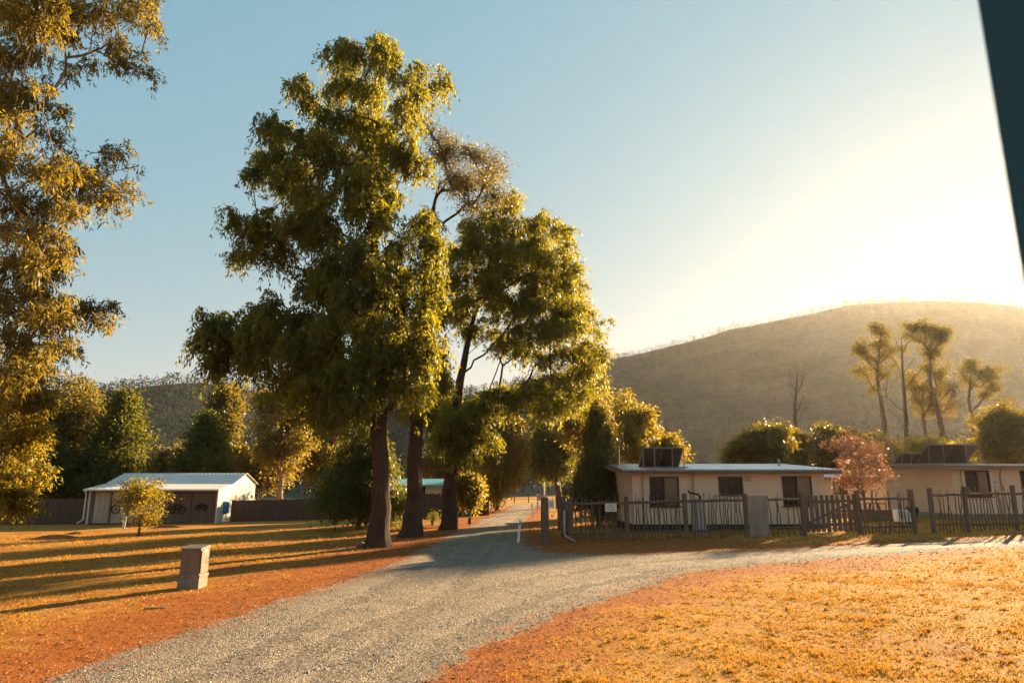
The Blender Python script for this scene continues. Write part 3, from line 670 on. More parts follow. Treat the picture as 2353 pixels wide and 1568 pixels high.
# right, behind the cabins
bg_tree('dense_tree', 'large rounded tree behind the middle of the cabin roof', 'ragged', (1672, 1820, 952, 1110), 46, 'leaf_far', 121, n=52, nl=20000, L=.26)
bg_tree('dense_tree', 'narrow tree right of the large rounded tree behind the cabin roof', 'ragged', (1790, 1856, 978, 1100), 50, 'leaf_far', 122, n=28, nl=8000)
bg_tree('dense_tree', 'rounded dark tree behind the pink tree between the cabins', 'ragged', (1862, 1965, 962, 1100), 52, 'leaf_far', 123, n=36, nl=12000)
bg_tree('dense_tree', 'hazy golden tree right of the pink tree, behind the antenna', 'ragged', (1950, 2065, 985, 1100), 58, 'leaf_yellow', 124, n=36, nl=11000)
z8 = lambda x, y, rx, ry: (1411.2 + .4 * x, 604.8 + .4 * y, rx * .4, ry * .4)
def hazy_gum(label, lst, trunk, d, r0, seed, half):
    base = gx(z8(*trunk[0], 0, 0)[0], d); root = empty('gum_tree', base, 0, label, 'tree', G)
    tr = [base - Vector((0, 0, .2))] + [at(*z8(x, y, 0, 0)[:2], d) for x, y in trunk]
    cl = px_clumps(lst, d, sum(at(*z8(*c)[:2], d).x for c in lst) / len(lst), half, seed, z8, .7, .3, 5, .35, .62); n = len(tr)
    skeleton(tr, [r0 * (1 - .8 * i / (n - 1)) for i in range(n)], [c[:3] for c in cl], seed, root, base, M['bark_grey'], tip=.035, up=.9, expo=2.2, flare=.4, sides=8)
    foliage('crown', cl, 9500, .26, .09, M['leaf_far'], root, seed, .5, .6, 10, .3, base, .14)
hazy_gum('tall slender gum with tufted crown left of the bare tree in the haze', [(1510,380,45,45),(1560,430,50,50),(1500,470,50,30),(1410,450,35,35),(1420,500,40,35),(1460,540,40,25),(1390,620,35,35),(1430,640,40,25),(1500,600,40,25),(1560,520,40,30),(1490,720,25,20),(1560,640,40,25),(1640,500,25,30),(1600,580,30,20)],
         [(1550, 920), (1530, 780), (1512, 660), (1520, 520), (1530, 400)], 86, .34, 125, 2.8)
hazy_gum('tall gum with flat umbrella crown, highest of the trees in the haze', [(1740,352,50,34),(1690,372,38,32),(1800,370,60,36),(1880,382,56,34),(1928,395,36,30),(1840,420,60,36),(1760,432,44,36),(1790,482,44,32),(1852,470,48,30),(1900,440,36,28),(1720,420,36,30),(1830,520,36,28),(1810,590,35,30),(1790,620,25,25)],
         [(1890, 1010), (1862, 850), (1815, 690), (1815, 560), (1820, 440)], 80, .38, 126, 2.9)
hazy_gum('bushy gum below the umbrella-crowned gum in the haze', [(1720,660,45,30),(1700,690,40,30),(1760,720,50,40),(1850,640,50,35),(1900,600,40,25),(1880,700,45,40),(1930,720,35,40),(1830,760,45,45),(1740,800,45,40),(1870,840,50,40),(1800,850,50,40),(1930,820,40,40)],
         [(1805, 1080), (1775, 900), (1770, 760), (1790, 680)], 82, .3, 127, 2.8)
hazy_gum('farther hazy gum near the right edge beside the glow', [(2050,580,60,25),(2000,610,50,25),(2090,620,50,25),(2180,600,50,25),(2020,660,40,25),(2150,660,50,40),(2170,720,50,30),(2060,700,30,25),(2120,760,40,30)],
         [(2060, 940), (2035, 780), (2045, 660), (2060, 600)], 92, .3, 128, 3.)
bg_tree('dense_tree', 'dense tree at the right edge behind the second cabin', 'ragged', (2235, 2400, 895, 1100), 52, 'leaf_far', 129, n=52, nl=18000)
bg_tree('dense_tree', 'low golden tree under the hazy gums behind the second cabin', 'ragged', (2060, 2240, 985, 1100), 70, 'leaf_yellow', 130, n=36, nl=9000)
bg_tree('deciduous_tree', 'small pink-leaved tree between the two cabins behind the plank gate', 'euc', (1900, 2042, 995, 1128), 30, 'leaf_pink', 131, n=34, nl=5600, L=.10, basepx=1992, droop=.3, trunk_r=.07, group='small trees in the yard', twig=.3)
bg_tree('sapling', 'small round yellow tree standing alone before the shed', 'euc', (274, 380, 1104, 1206), gp(318, 1230).y, 'leaf_yellow', 132, n=30, nl=6000, L=.13, basepx=318, droop=.2, trunk_r=.06, group='small trees in the yard', twig=.3)
bg_tree('sapling', 'tiny sapling on bare soil between two gum trunks', 'cone', (985, 1003, 1170, 1192), gp(994, 1205).y, 'leaf_pine', 133, n=6, nl=260, L=.12, group='small trees in the yard', twig=.15)

# bare trees
def bare_tree(name, label, pts, d, r0, seed, tips, mat='bark_grey'):
    base = gx(pts[0][0], d); loc = base
    root = empty(name, loc, 0, label, 'tree', 'bare trees')
    tr = [base - Vector((0, 0, .1))] + [at(x, y, d) for x, y in pts[1:]]
    n = len(tr); rr = random.Random(seed)
    tg = [at(x, y, d + rr.uniform(-1.5, 1.5)) for x, y in tips]
    skeleton(tr, [r0 * (1 - .85 * i / (n - 1)) for i in range(n)], tg, seed, root, loc, M[mat], tip=.03, up=1.1, flare=.4, sides=8)
bare_tree('bare_tree', 'dead leafless tree standing alone above the cabin roof', [(1826, 1100), (1828, 980), (1825, 930), (1830, 890), (1832, 850)], 62, .22, 3, [(1816, 870), (1818, 858), (1843, 885), (1852, 855), (1846, 870), (1815, 900), (1848, 908), (1850, 930), (1840, 860), (1814, 848)])
bare_tree('bare_tree', 'leafless tall tree between the two tallest hazy gums', [(2085, 1100), (2080, 960), (2075, 880), (2072, 820), (2070, 775)], 76, .26, 4, [(2040, 860), (2050, 820), (2060, 790), (2095, 830), (2100, 860), (2110, 800), (2035, 910), (2030, 880), (2088, 780), (2055, 770), (2104, 900), (2045, 940), (2120, 840), (2100, 770)])

# ------------------------------------------------------------------ hill forest (one far wood)
def forest(name, label, az0, az1, n, hmin, hmax, leaf, seed, per=16, rmin=170, pw=.8, leafscale=1.):
    rng = np.random.default_rng(seed)
    az = np.radians(rng.uniform(az0, az1, n)); t = rng.random(n) ** pw; RR = hill_R(az); r = rmin + (RR + 12 - rmin) * t
    x, y = r * np.sin(az), r * np.cos(az); z = hill_z(r, az) + gz(x, y)
    # clearings
    keep = vnoise(az * 40, r / 28.) > -.75; x, y, z = x[keep], y[keep], z[keep]; r = r[keep]; n = len(x)
    h = rng.uniform(hmin, hmax, n) * (.8 + .4 * rng.random(n)); w = h * rng.uniform(.22, .38, n)
    ti = np.repeat(np.arange(n), per); m = len(ti)
    u = rng.normal(size=(m, 3)); u /= np.linalg.norm(u, axis=1, keepdims=True); v = rng.random(m)
    zz = h[ti] * (.30 + .68 * v); rad = w[ti] * (1.15 - .85 * v) 
    P = np.c_[x[ti] + u[:, 0] * rad, y[ti] + u[:, 1] * rad, z[ti] + zz]
    Dv = u * .8 + np.array([0, 0, .25]); Dv += rng.normal(size=(m, 3)) * .4; Dv /= np.linalg.norm(Dv, axis=1, keepdims=True)
    Ls = (h[ti] * .17 * leafscale)[:, None]
    V, F = leaf_arrays(P, Dv, Ls, Ls * .75, rng)
    tint = np.clip(.4 + .25 * vnoise(x / 45., y / 38.) + rng.normal(size=n) * .2, 0, 1)[ti]
    # stems
    a = rng.uniform(0, 6.28, n); hs = h * rng.uniform(.6, 1.0, n); ws = .10 + .008 * h
    sv = []
    for k in range(3):
        an = a + k * 2.094; sv.append(np.c_[x + np.cos(an) * ws, y + np.sin(an) * ws, z - 1.]); 
    for k in range(3):
        an = a + k * 2.094; sv.append(np.c_[x + np.cos(an) * ws * .5, y + np.sin(an) * ws * .5, z + hs])
    SV = np.stack(sv, 1).reshape(-1, 3); o = np.arange(n)[:, None] * 6
    SF = np.concatenate([o + np.array([[i, (i + 1) % 3, 3 + (i + 1) % 3, 3 + i]]) for i in range(3)])
    F2 = np.concatenate([F, SF + len(V)]); V2 = np.concatenate([V, SV])
    tint = np.concatenate([tint, np.full(len(SF), .35)])
    tag(link(name, np_mesh(name, V2, F2, M[leaf], {'tint': ('FACE', tint)})), label, 'forest', None, 'stuff')
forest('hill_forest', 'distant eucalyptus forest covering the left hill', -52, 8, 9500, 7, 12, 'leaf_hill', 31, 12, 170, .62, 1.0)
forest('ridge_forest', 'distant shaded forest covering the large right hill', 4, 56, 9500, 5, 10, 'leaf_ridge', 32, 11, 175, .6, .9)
# burnt stems along the skyline
def skyline(name, label, az0, az1, n, hmin, hmax, seed, mat):
    rng = np.random.default_rng(seed); az = np.radians(rng.uniform(az0, az1, n)); RR = hill_R(az); r = RR + rng.uniform(-45, 25, n)
    x, y = r * np.sin(az), r * np.cos(az); z = hill_z(r, az) + gz(x, y); h = rng.uniform(hmin, hmax, n); a = rng.uniform(0, 6.28, n); w = rng.uniform(.14, .3, n)
    sv = [np.c_[x + np.cos(a + k * 2.094) * w, y + np.sin(a + k * 2.094) * w, z - 1] for k in range(3)] + [np.c_[x + np.cos(a + k * 2.094) * w * .4 + h * .02, y + np.sin(a + k * 2.094) * w * .4, z + h] for k in range(3)]
    SV = np.stack(sv, 1).reshape(-1, 3); o = np.arange(n)[:, None] * 6
    SF = np.concatenate([o + np.array([[i, (i + 1) % 3, 3 + (i + 1) % 3, 3 + i]]) for i in range(3)])
    tag(link(name, np_mesh(name, SV, SF, mat)), label, 'forest', None, 'stuff')
skyline('skyline_stems', 'row of thin burnt trunks standing along the hill crests', -35, 42, 2200, 4, 10, 33, M['bark_grey'])

# ------------------------------------------------------------------ buildings
def holes_wall(w, h, holes, t, mat, parent, name='wall', y0=0., x0=0., z0=0.):
    """wall in the local x-z plane, outer face at y0, with real openings"""
    xs = sorted({0, w, *[a for q in holes for a in q[:2]]}); zs = sorted({0, h, *[a for q in holes for a in q[2:]]}); m = MB()
    for i in range(len(xs) - 1):
        for k in range(len(zs) - 1):
            cx, cz = (xs[i] + xs[i + 1]) / 2, (zs[k] + zs[k + 1]) / 2
            if any(a < cx < b and c < cz < e for a, b, c, e in holes): continue
            m.box((x0 + cx, y0 + t / 2, z0 + cz), (xs[i + 1] - xs[i], t, zs[k + 1] - zs[k]))
    return m.build(name, mat, parent)
def window(parent, x0, x1, z0, z1, y=0., pale_side='right', name='window'):
    f = MB(); t = .045; w = x1 - x0; h = z1 - z0; cx = (x0 + x1) / 2; cz = (z0 + z1) / 2
    f.box((cx, y + .03, z1 - t / 2), (w, .10, t)); f.box((cx, y + .03, z0 + t / 2), (w, .10, t))
    for x in (x0 + t / 2, x1 - t / 2, cx): f.box((x, y + .03 + (.008 if x == cx else 0), cz), (t, .10, h - 2 * t))
    win = f.build(name, M['frame_dark'], parent)
    for s, a, b in (('left', x0 + t, cx - t / 2), ('right', cx + t / 2, x1 - t)):
        MB().box(((a + b) / 2, y + (.045 if s == 'left' else .055), cz), (b - a, .008, h - 2 * t)).build('pane', M['pane_pale' if pale_side in (s, 'both') else 'pane_dark'], win)
    MB().box((cx, y - .035, z0 - .022), (w + .1, .13, .04)).build('sill', M['frame_dark'], win)
    return win
def downpipe(parent, x, ztop, y=-.05, zb=.1, mat='pipe_cream'):
    MB().tube([(x, y - .14, ztop + .02), (x, y - .10, ztop - .10), (x, y, ztop - .28), (x, y, zb)], .036, 8).build('downpipe', M[mat], parent, True)
def sheet_roof(parent, x0, x1, y0, y1, zf, zb, mat, name='roof', pitch=.19, amp=.018, along='y'):
    n = int((x1 - x0) / pitch * 4); V = []; F_ = []
    for i in range(n + 1):
        x = x0 + (x1 - x0) * i / n; o = amp * math.cos(2 * math.pi * i / 4)
        for (y, z) in ((y0, zf), (y1, zb)):
            V += [(x, y, z + o), (x, y, z + o - .012)]
    for i in range(n):
        a, b = i * 4, i * 4 + 4
        F_ += [(a, b, b + 2, a + 2), (a + 1, a + 3, b + 3, b + 1), (a, a + 1, b + 1, b), (a + 2, b + 2, b + 3, a + 3)]
    F_ += [(0, 2, 3, 1), (n * 4, n * 4 + 1, n * 4 + 3, n * 4 + 2)]
    return MB().add(V, F_).build(name, mat, parent)

# cabin 1
dH = 28.0; f1 = at(1456, 1219, dH); e1 = at(1456, 1083, dH); r1 = at(1894, 1083, dH)
W1 = r1.x - f1.x; z0 = gz(f1.x + 3, dH) ; hE = e1.z - z0
cab = empty('cabin', (f1.x, dH, z0), R(.6), 'low white cabin with three front windows behind the stick fence', 'building', 'white cabins')
lx = lambda px: (at(px, 1120, dH).x - f1.x); lz = lambda py: at(1650, py, dH).z - z0
wins = [(lx(1492), lx(1560), lz(1162), lz(1094)), (lx(1651), lx(1708), lz(1136), lz(1094)), (lx(1798), lx(1867), lz(1161), lz(1093))]
FL = .28
holes_wall(W1, hE - FL, [(a, b, c - FL, e - FL) for a, b, c, e in wins], .12, M['fibro'], cab, 'front_wall', 0, 0, FL)
DP = 4.6; RISE = .36
m = MB()
for x in (.06, W1 - .06):
    m = MB(); m.add([(x - .06, .12, FL), (x - .06, DP, FL), (x - .06, DP, hE + RISE * .8), (x - .06, .12, hE - .02), (x + .06, .12, FL), (x + .06, DP, FL), (x + .06, DP, hE + RISE * .8), (x + .06, .12, hE - .02)],
          [(0, 3, 2, 1), (4, 5, 6, 7), (0, 4, 7, 3), (3, 7, 6, 2), (1, 2, 6, 5), (0, 1, 5, 4)])
    m.build('end_wall', M['fibro'], cab)
holes_wall(W1, hE + RISE * .8 - FL, [], .1, M['fibro'], cab, 'back_wall', DP + .003, 0, FL)
MB().box((W1 / 2, .09, FL / 2 - .1), (W1 - .1, .1, FL + .2)).box((.09, DP / 2, FL / 2 - .1), (.1, DP - .3, FL + .2)).box((W1 - .09, DP / 2, FL / 2 - .1), (.1, DP - .3, FL + .2)).build('base_strip', M['black'], cab)  # black strip in place of stumps and shadow below the floor
MB().box((W1 / 2, DP / 2, FL + .03), (W1 - .3, DP - .3, .05)).build('floor_slab', M['timber'], cab)
for i, q in enumerate(wins): window(cab, *q, 0., ('right', 'none', 'right')[i])
for px in (1470, 1586, 1636, 1727, 1782, 1884): MB().box((lx(px), -.006, FL + (hE - FL) / 2), (.045, .012, hE - FL - .01)).build('cover_batten', M['fibro'], cab)
sheet_roof(cab, -.45, W1 + .5, -.42, DP + .5, hE + .09, hE + RISE + .12, M['roof_metal'])
fas = MB(); fas.box((W1 / 2 + .02, -.405, hE + .0), (W1 + .98, .03, .15)); fas.build('fascia', M['trim'], cab)
for x in (-.475, W1 + .525):
    m = MB(); m.add([(x - .015, -.42, hE - .09), (x - .015, DP + .5, hE + RISE - .06), (x - .015, DP + .5, hE + RISE + .09), (x - .015, -.42, hE + .06), (x + .015, -.42, hE - .09), (x + .015, DP + .5, hE + RISE - .06), (x + .015, DP + .5, hE + RISE + .09), (x + .015, -.42, hE + .06)],
          [(0, 3, 2, 1), (4, 5, 6, 7), (0, 4, 7, 3), (3, 7, 6, 2), (1, 2, 6, 5), (0, 1, 5, 4)]); m.build('barge_board', M['trim'], cab)
MB().box((W1 / 2, -.20, hE - .085), (W1 + .9, .38, .012)).build('eave_lining', M['pipe_cream'], cab)
MB().tube([(-.45, -.46, hE + .02), (W1 + .5, -.46, hE + .02)], .05, 6).build('gutter', M['trim'], cab)
downpipe(cab, lx(1476), hE - .02); downpipe(cab, lx(1592), hE - .02)
vm = MB(); vm.box((lx(1721), -.02, lz(1099)), (.22, .04, .2), None, .008)
for k in range(4): vm.box((lx(1721), -.045, lz(1099) - .06 + .04 * k), (.18, .012, .012))
vm.build('wall_vent', M['pipe_cream'], cab)
MB().tube([(lx(1436) , 1.2, hE), (lx(1436), 1.2, hE + 1.1)], .015, 6).build('aerial_mast', M['steel'], cab)
MB().tube([(lx(1852), 2.5, hE + .2), (lx(1852), 2.5, hE + .62)], .05, 8).build('vent_pipe', M['zinc'], cab, True)

def panel_rack(label, cabin_loc, rz, x0, w, y, zbase, height, run, n=3, rails=True):
    """tilted panels on legs; seen from the back, high edge to the viewer"""
    o = empty('solar_rack', cabin_loc, rz, label, 'solar panels', 'solar racks on the cabin roofs')
    ang = math.atan2(height, run); L = math.hypot(height, run)
    Rm = Matrix.Rotation(-ang, 3, 'X')
    for k in range(n):
        pw = w / n; c = (x0 + pw * (k + .5), y + run / 2, zbase + .06 + height / 2)
        p = MB().box(c, (pw - .04, L, .03), Rm).build('panel', M['panel_back'], o)
    fr = MB()
    for k in range(n + 1):
        x = x0 + w * k / n
        fr.tube([(x, y - .01, zbase + .055 + height), (x, y + run, zbase + .03)], .026, 4)
    fr.tube([(x0, y - .02, zbase + .05 + height), (x0 + w, y - .02, zbase + .05 + height)], .03, 4)
    fr.tube([(x0, y + run, zbase + .04), (x0 + w, y + run, zbase + .04)], .026, 4)
    fr.build('frame', M['steel'], o)
    for k in (0, .28, .72, 1.):
        MB().tube([(x0 + w * k, y - .03, zbase - .03), (x0 + w * k, y - .03, zbase + .03 + height)], .022, 5).build('leg', M['steel'], o)
    if rails:
        for yy in (y - .05, y + run * .5, y + run + .05):
            MB().box((x0 + w / 2, yy, zbase - .005), (w + .3, .05, .04)).build('roof_rail', M['steel'], o)
    return o
panel_rack('rack of dark solar panels on the roof of the nearer cabin', (f1.x, dH, z0), R(.6), lx(1486), lx(1582) - lx(1486), .55, hE + .2, .72, 1.0, 2)

# cabin 2 at the right
d2h = 30.4; c2 = at(2200, 1195, d2h); e2 = at(2200, 1073, d2h); z2_ = gz(c2.x, d2h) - .02; hE2 = e2.z - z2_
cab2 = empty('cabin', (c2.x, d2h, z2_), R(-1.0), 'second white cabin at the right edge with a broad blank end wall', 'building', 'white cabins')
W2 = 11.; DP2 = 5.6
lx2 = lambda px: (at(px, 1120, d2h).x - c2.x); lz2 = lambda py: at(2250, py, d2h).z - z2_
wins2 = [(lx2(2219), lx2(2275), lz2(1140), lz2(1080)), (lx2(2345), lx2(2400), lz2(1120), lz2(1080))]
FL2 = .3
holes_wall(W2, hE2 - FL2, [(a, b, c - FL2, e - FL2) for a, b, c, e in wins2], .12, M['fibro'], cab2, 'front_wall', 0, 0, FL2)
m = MB()
for x in (.06, W2 - .06):
    m = MB(); m.add([(x - .06, .12, FL2), (x - .06, DP2, FL2), (x - .06, DP2, hE2 + .1), (x - .06, .12, hE2 - .02), (x + .06, .12, FL2), (x + .06, DP2, FL2), (x + .06, DP2, hE2 + .1), (x + .06, .12, hE2 - .02)],
          [(0, 3, 2, 1), (4, 5, 6, 7), (0, 4, 7, 3), (3, 7, 6, 2), (1, 2, 6, 5), (0, 1, 5, 4)])
    m.build('end_wall', M['fibro'], cab2)
holes_wall(W2, hE2 + .1 - FL2, [], .1, M['fibro'], cab2, 'back_wall', DP2 + .003, 0, FL2)
MB().box((W2 / 2, .09, FL2 / 2 - .1), (W2 - .1, .1, FL2 + .2)).build('base_strip', M['concrete'], cab2); MB().box((.06, DP2 / 2, FL2 / 2 - .1), (.12, DP2, FL2 + .19)).build('base_strip', M['concrete'], cab2)
MB().box((W2 / 2, DP2 / 2, FL2 + .03), (W2 - .3, DP2 - .3, .05)).build('floor_slab', M['timber'], cab2)
for i, q in enumerate(wins2): window(cab2, *q, 0., 'right')
for yy in (1.2, 2.7, 4.1): MB().box((-.006, yy, FL2 + (hE2 - FL2) / 2), (.012, .05, hE2 - FL2 - .02)).build('cover_batten', M['fibro'], cab2)
for x in (.08, 3.3, 4.5): MB().box((x, -.006, FL2 + (hE2 - FL2) / 2), (.05, .012, hE2 - FL2 - .02)).build('cover_batten', M['fibro'], cab2)
sheet_roof(cab2, -.55, W2, -.45, DP2 + .5, hE2 + .1, hE2 + .32, M['roof_metal'])
MB().box((W2 / 2 - .27, -.435, hE2 + .01), (W2 + .5, .03, .16)).build('fascia', M['trim'], cab2)
m = MB(); x = -.575; m.add([(x - .015, -.45, hE2 - .08), (x - .015, DP2 + .5, hE2 + .12), (x - .015, DP2 + .5, hE2 + .28), (x - .015, -.45, hE2 + .08), (x + .015, -.45, hE2 - .08), (x + .015, DP2 + .5, hE2 + .12), (x + .015, DP2 + .5, hE2 + .28), (x + .015, -.45, hE2 + .08)],
          [(0, 3, 2, 1), (4, 5, 6, 7), (0, 4, 7, 3), (3, 7, 6, 2), (1, 2, 6, 5), (0, 1, 5, 4)]); m.build('barge_board', M['trim'], cab2)
MB().box((W2 / 2 - .27, -.21, hE2 - .085), (W2 + .45, .40, .012)).build('eave_lining', M['pipe_cream'], cab2)
downpipe(cab2, lx2(2210), hE2 - .02); downpipe(cab2, lx2(2298), hE2 - .02)
mb_ = MB().box((lx2(2284), -.03, lz2(1106)), (.24, .06, .22), None, .01)
mb_.build('meter_box', M['offwhite'], cab2)
mb2 = MB()
for i in range(3):
    for k in range(3): mb2.box((lx2(2284) - .06 + .06 * i, -.064, lz2(1106) - .06 + .06 * k), (.04, .008, .035))
tag(mb2.build('meter_grille', M['text'], cab2), kind='stuff')
panel_rack('large tilted solar panel rack on the front of the right cabin roof', (c2.x, d2h, z2_), R(-1.0), lx2(2166), 2.3, .75, hE2 + .2, .78, 1.1, 2)
panel_rack('small low solar rack at the back corner of the right cabin roof', (c2.x, d2h, z2_), R(-1.0), -.35, 1.5, 3.2, hE2 + .28, .42, .8, 2)
# antenna on it
an = empty('tv_antenna', (at(2048, 1050, 38).x, 38, 0), 0, 'thin television antenna mast above the right cabin roof', 'antenna')
ax0 = at(2048, 1052, 38).z; ax1 = at(2048, 985, 38).z
gzA = gz(an.location.x, 38)
MB().tube([(0, 0, gzA), (0, 0, ax1)], .022, 6).build('mast', M['steel'], an)
m = MB()
for k in range(9):
    z = ax1 - .1 - k * .13; m.tube([(-.22 + .01 * k, 0, z), (.22 - .01 * k, 0, z)], .008, 4)
m.tube([(.0, -.05, ax1 - .05), (.0, -.05, ax1 - 1.3)], .012, 4); m.build('elements', M['steel'], an)

# small cabin between, farther back
d3h = 40.; c3 = at(1893, 1160, d3h); z3_ = gz(c3.x, d3h); hE3 = at(1900, 1097, d3h).z - z3_
cab3 = empty('cabin', (c3.x, d3h, z3_), 0, 'small cabin set back between the two larger cabins with a rust coloured post', 'building', 'white cabins')
W3 = 5.; lx3 = lambda px: at(px, 1120, d3h).x - c3.x; lz3 = lambda py: at(1920, py, d3h).z - z3_
w3 = (lx3(1914), lx3(1946), lz3(1133), lz3(1105))
holes_wall(W3, hE3, [w3], .12, M['fibro'], cab3, 'front_wall'); window(cab3, *w3, 0., 'left')
MB().box((.06, 2.15, hE3 / 2), (.12, 4.0, hE3 - .01)).build('end_wall', M['fibro'], cab3); MB().box((W3 - .06, 2.15, hE3 / 2), (.12, 4.0, hE3 - .01)).build('end_wall', M['fibro'], cab3)
MB().box((W3 / 2, 4.22, hE3 / 2), (W3, .12, hE3)).build('back_wall', M['fibro'], cab3)
sheet_roof(cab3, -.5, W3 + .4, -.5, 4.8, hE3 + .06, hE3 + .28, M['roof_metal'])
MB().box((W3 / 2 - .05, -.485, hE3 - .03), (W3 + .9, .03, .13)).build('fascia', M['trim'], cab3)
MB().box((-.12, -.3, hE3 / 2 - .05), (.16, .16, hE3 - .1), None, .01).build('post', M['rust'], cab3)

# cabin seen behind the weeping pine, left of cabin 1
d5h = 44.; c5 = at(1395, 1160, d5h); z5_ = gz(c5.x, d5h); hE5 = at(1400, 1103, d5h).z - z5_
cab5 = empty('cabin', (c5.x, d5h, z5_), 0, 'pale cabin wall just showing left of the nearer cabin behind the weeping pine', 'building', 'white cabins')
MB().box((.9, .06, hE5 / 2), (1.8, .12, hE5)).build('front_wall', M['fibro'], cab5); MB().box((.06, 1.6, hE5 / 2), (.12, 2.9, hE5 - .01)).build('end_wall', M['fibro'], cab5); MB().box((1.74, 1.6, hE5 / 2), (.12, 2.9, hE5 - .01)).build('end_wall', M['fibro'], cab5)
MB().box((.9, 3.12, hE5 / 2), (1.8, .12, hE5)).build('back_wall', M['fibro'], cab5)
sheet_roof(cab5, -.3, 2.1, -.35, 3.5, hE5 + .05, hE5 + .2, M['roof_metal'])

# house with a teal roof behind the gums
d4h = 58.; c4 = at(880, 1165, d4h); z4_ = gz(c4.x, d4h); hE4 = at(950, 1113, d4h).z - z4_
hs4 = empty('house', (c4.x, d4h, z4_), 0, 'cream house with teal roof seen between the gum trunks', 'building')
W4 = at(1030, 1120, d4h).x - c4.x; lx4 = lambda px: at(px, 1120, d4h).x - c4.x; lz4 = lambda py: at(950, py, d4h).z - z4_
wn4 = [(lx4(916), lx4(926), lz4(1136), lz4(1117)), (lx4(968), lx4(977), lz4(1133), lz4(1115))]
holes_wall(W4, hE4, wn4, .14, M['fibro'], hs4, 'front_wall')
for q in wn4: window(hs4, *q, 0., 'none')
MB().box((.07, 3.1, hE4 / 2), (.14, 5.9, hE4 - .01)).build('end_wall', M['fibro'], hs4); MB().box((W4 - .07, 3.1, hE4 / 2), (.14, 5.9, hE4 - .01)).build('end_wall', M['fibro'], hs4)
MB().box((W4 / 2, 6.2, hE4 / 2), (W4, .14, hE4)).build('back_wall', M['fibro'], hs4)
m = MB(); zt = at(950, 1099, d4h + 3).z - z4_
m.add([(-.5, -.5, hE4), (W4 + .5, -.5, hE4), (W4 + .5, 3.1, zt), (-.5, 3.1, zt), (-.5, 6.8, hE4), (W4 + .5, 6.8, hE4), (-.5, -.5, hE4 - .12), (W4 + .5, -.5, hE4 - .12), (-.5, 6.8, hE4 - .12), (W4 + .5, 6.8, hE4 - .12)],
      [(0, 1, 2, 3), (3, 2, 5, 4), (6, 7, 1, 0), (4, 5, 9, 8), (0, 3, 4, 8, 6), (1, 7, 9, 5, 2), (6, 8, 9, 7)])
m.build('roof', M['roof_teal'], hs4)

# shed
dS = 52.; s0 = at(199, 1188, dS); s1 = at(497, 1188, dS); zS = gz((s0.x + s1.x) / 2, dS)
hS = at(350, 1125, dS).z - zS; WS = s1.x - s0.x; sx = lambda px: at(px, 1150, dS).x - s0.x
shed = empty('shed', (s0.x, dS, zS), 0, 'long tin shed with pale corrugated roof and brown doors', 'building')
LT = 2.4; DM = 4.9                                             # lean-to depth, main depth
# work out heights so that roof lines fall where they should
hB = at(300, 1110, dS + LT).z - zS; hR = at(420, 1086, dS + LT + DM / 2).z - zS
sheet_roof(shed, -.25, WS + .2, -.35, LT, hS + .06, hB, M['roof_old'], 'lean_to_roof', .3, .018)
sheet_roof(shed, -.25, WS + .2, LT - .02, LT + DM / 2, hB + .015, hR, M['roof_old'], 'main_roof', .3, .018)
sheet_roof(shed, -.25, WS + .2, LT + DM / 2, LT + DM + .2, hR, hB, M['roof_old'], 'back_roof', .3, .018)
for x, nm in ((0.05, 'gable_wall'), (WS - .05, 'gable_wall')):
    m = MB(); pr = [(0, -.1), (LT + DM, -.1), (LT + DM, hB - .05), (LT + DM / 2, hR - .06), (LT, hB - .04), (0, hS - .02)]
    m.add([(x - .05, a, b) for a, b in pr] + [(x + .05, a, b) for a, b in pr], [tuple(range(5, -1, -1)), tuple(range(6, 12))] + [(i, (i + 1) % 6, 6 + (i + 1) % 6, 6 + i) for i in range(6)])
    m.build(nm, M['shed_wall'], shed)
m = MB()
for k in range(int((LT + DM) / .28)):
    y = .15 + k * .28; hh = (hS + (hB - hS) * y / LT) if y < LT else (hB + (hR - hB) * (y - LT) / (DM / 2) if y < LT + DM / 2 else hR - (hR - hB) * (y - LT - DM / 2) / (DM / 2))
    MB().box((WS + .012, y, hh / 2 - .06), (.024, .09, hh - .14)).build('wall_rib', M['shed_wall'], shed)
MB().box((WS / 2, LT + DM, hB / 2), (WS - .1, .08, hB - .06)).build('back_wall', M['shed_wall'], shed)
bays = [(200, 206, 'shed_pale'), (216, 252, 'shed_pale'), (256, 292, 'shed_pale'), (295, 334, 'shed_pale'), (337, 375, 'shed_brown'), (378, 436, 'shed_brown'), (440, 496, 'shed_brown')]
for a, b, mt in bays:
    xa, xb = sx(a), sx(b); dr = MB().box(((xa + xb) / 2, .10, hS / 2 - .06), (xb - xa, .05, hS - .2)).build('door', M[mt], shed)
    n = max(2, int((xb - xa) / .3))
    for k in range(1, n): MB().box((xa + (xb - xa) * k / n, .068, hS / 2 - .06), (.03, .02, hS - .24)).build('door_rib', M[mt], dr)
xs_ = [b for a, b, _ in bays[:-1]]; ns_ = [a for a, b, _ in bays[1:]]
for a, b in zip(xs_, ns_): MB().box(((sx(a) + sx(b)) / 2, .08, hS / 2 - .05), (max(.12, sx(b) - sx(a) - .02), .14, hS - .1)).build('post', M['shed_brown'], shed)
MB().box((WS / 2, .06, hS - .07), (WS - .1, .16, .14)).build('lintel', M['shed_brown'], shed)
MB().tube([(-.25, -.40, hS), (WS + .2, -.40, hS)], .07, 6).build('gutter', M['shed_wall'], shed)
MB().tube([(-.12, -.38, hS - .05), (-.18, -.1, hS - .3), (-.18, -.1, .3), (-.5, -.3, .05)], .05, 8).build('downpipe', M['white'], shed, True)
MB().box((WS + .14, 1.35, lzS := 1.15), (.26, .7, .9), None, .03).build('wall_box', M['blue'], shed)
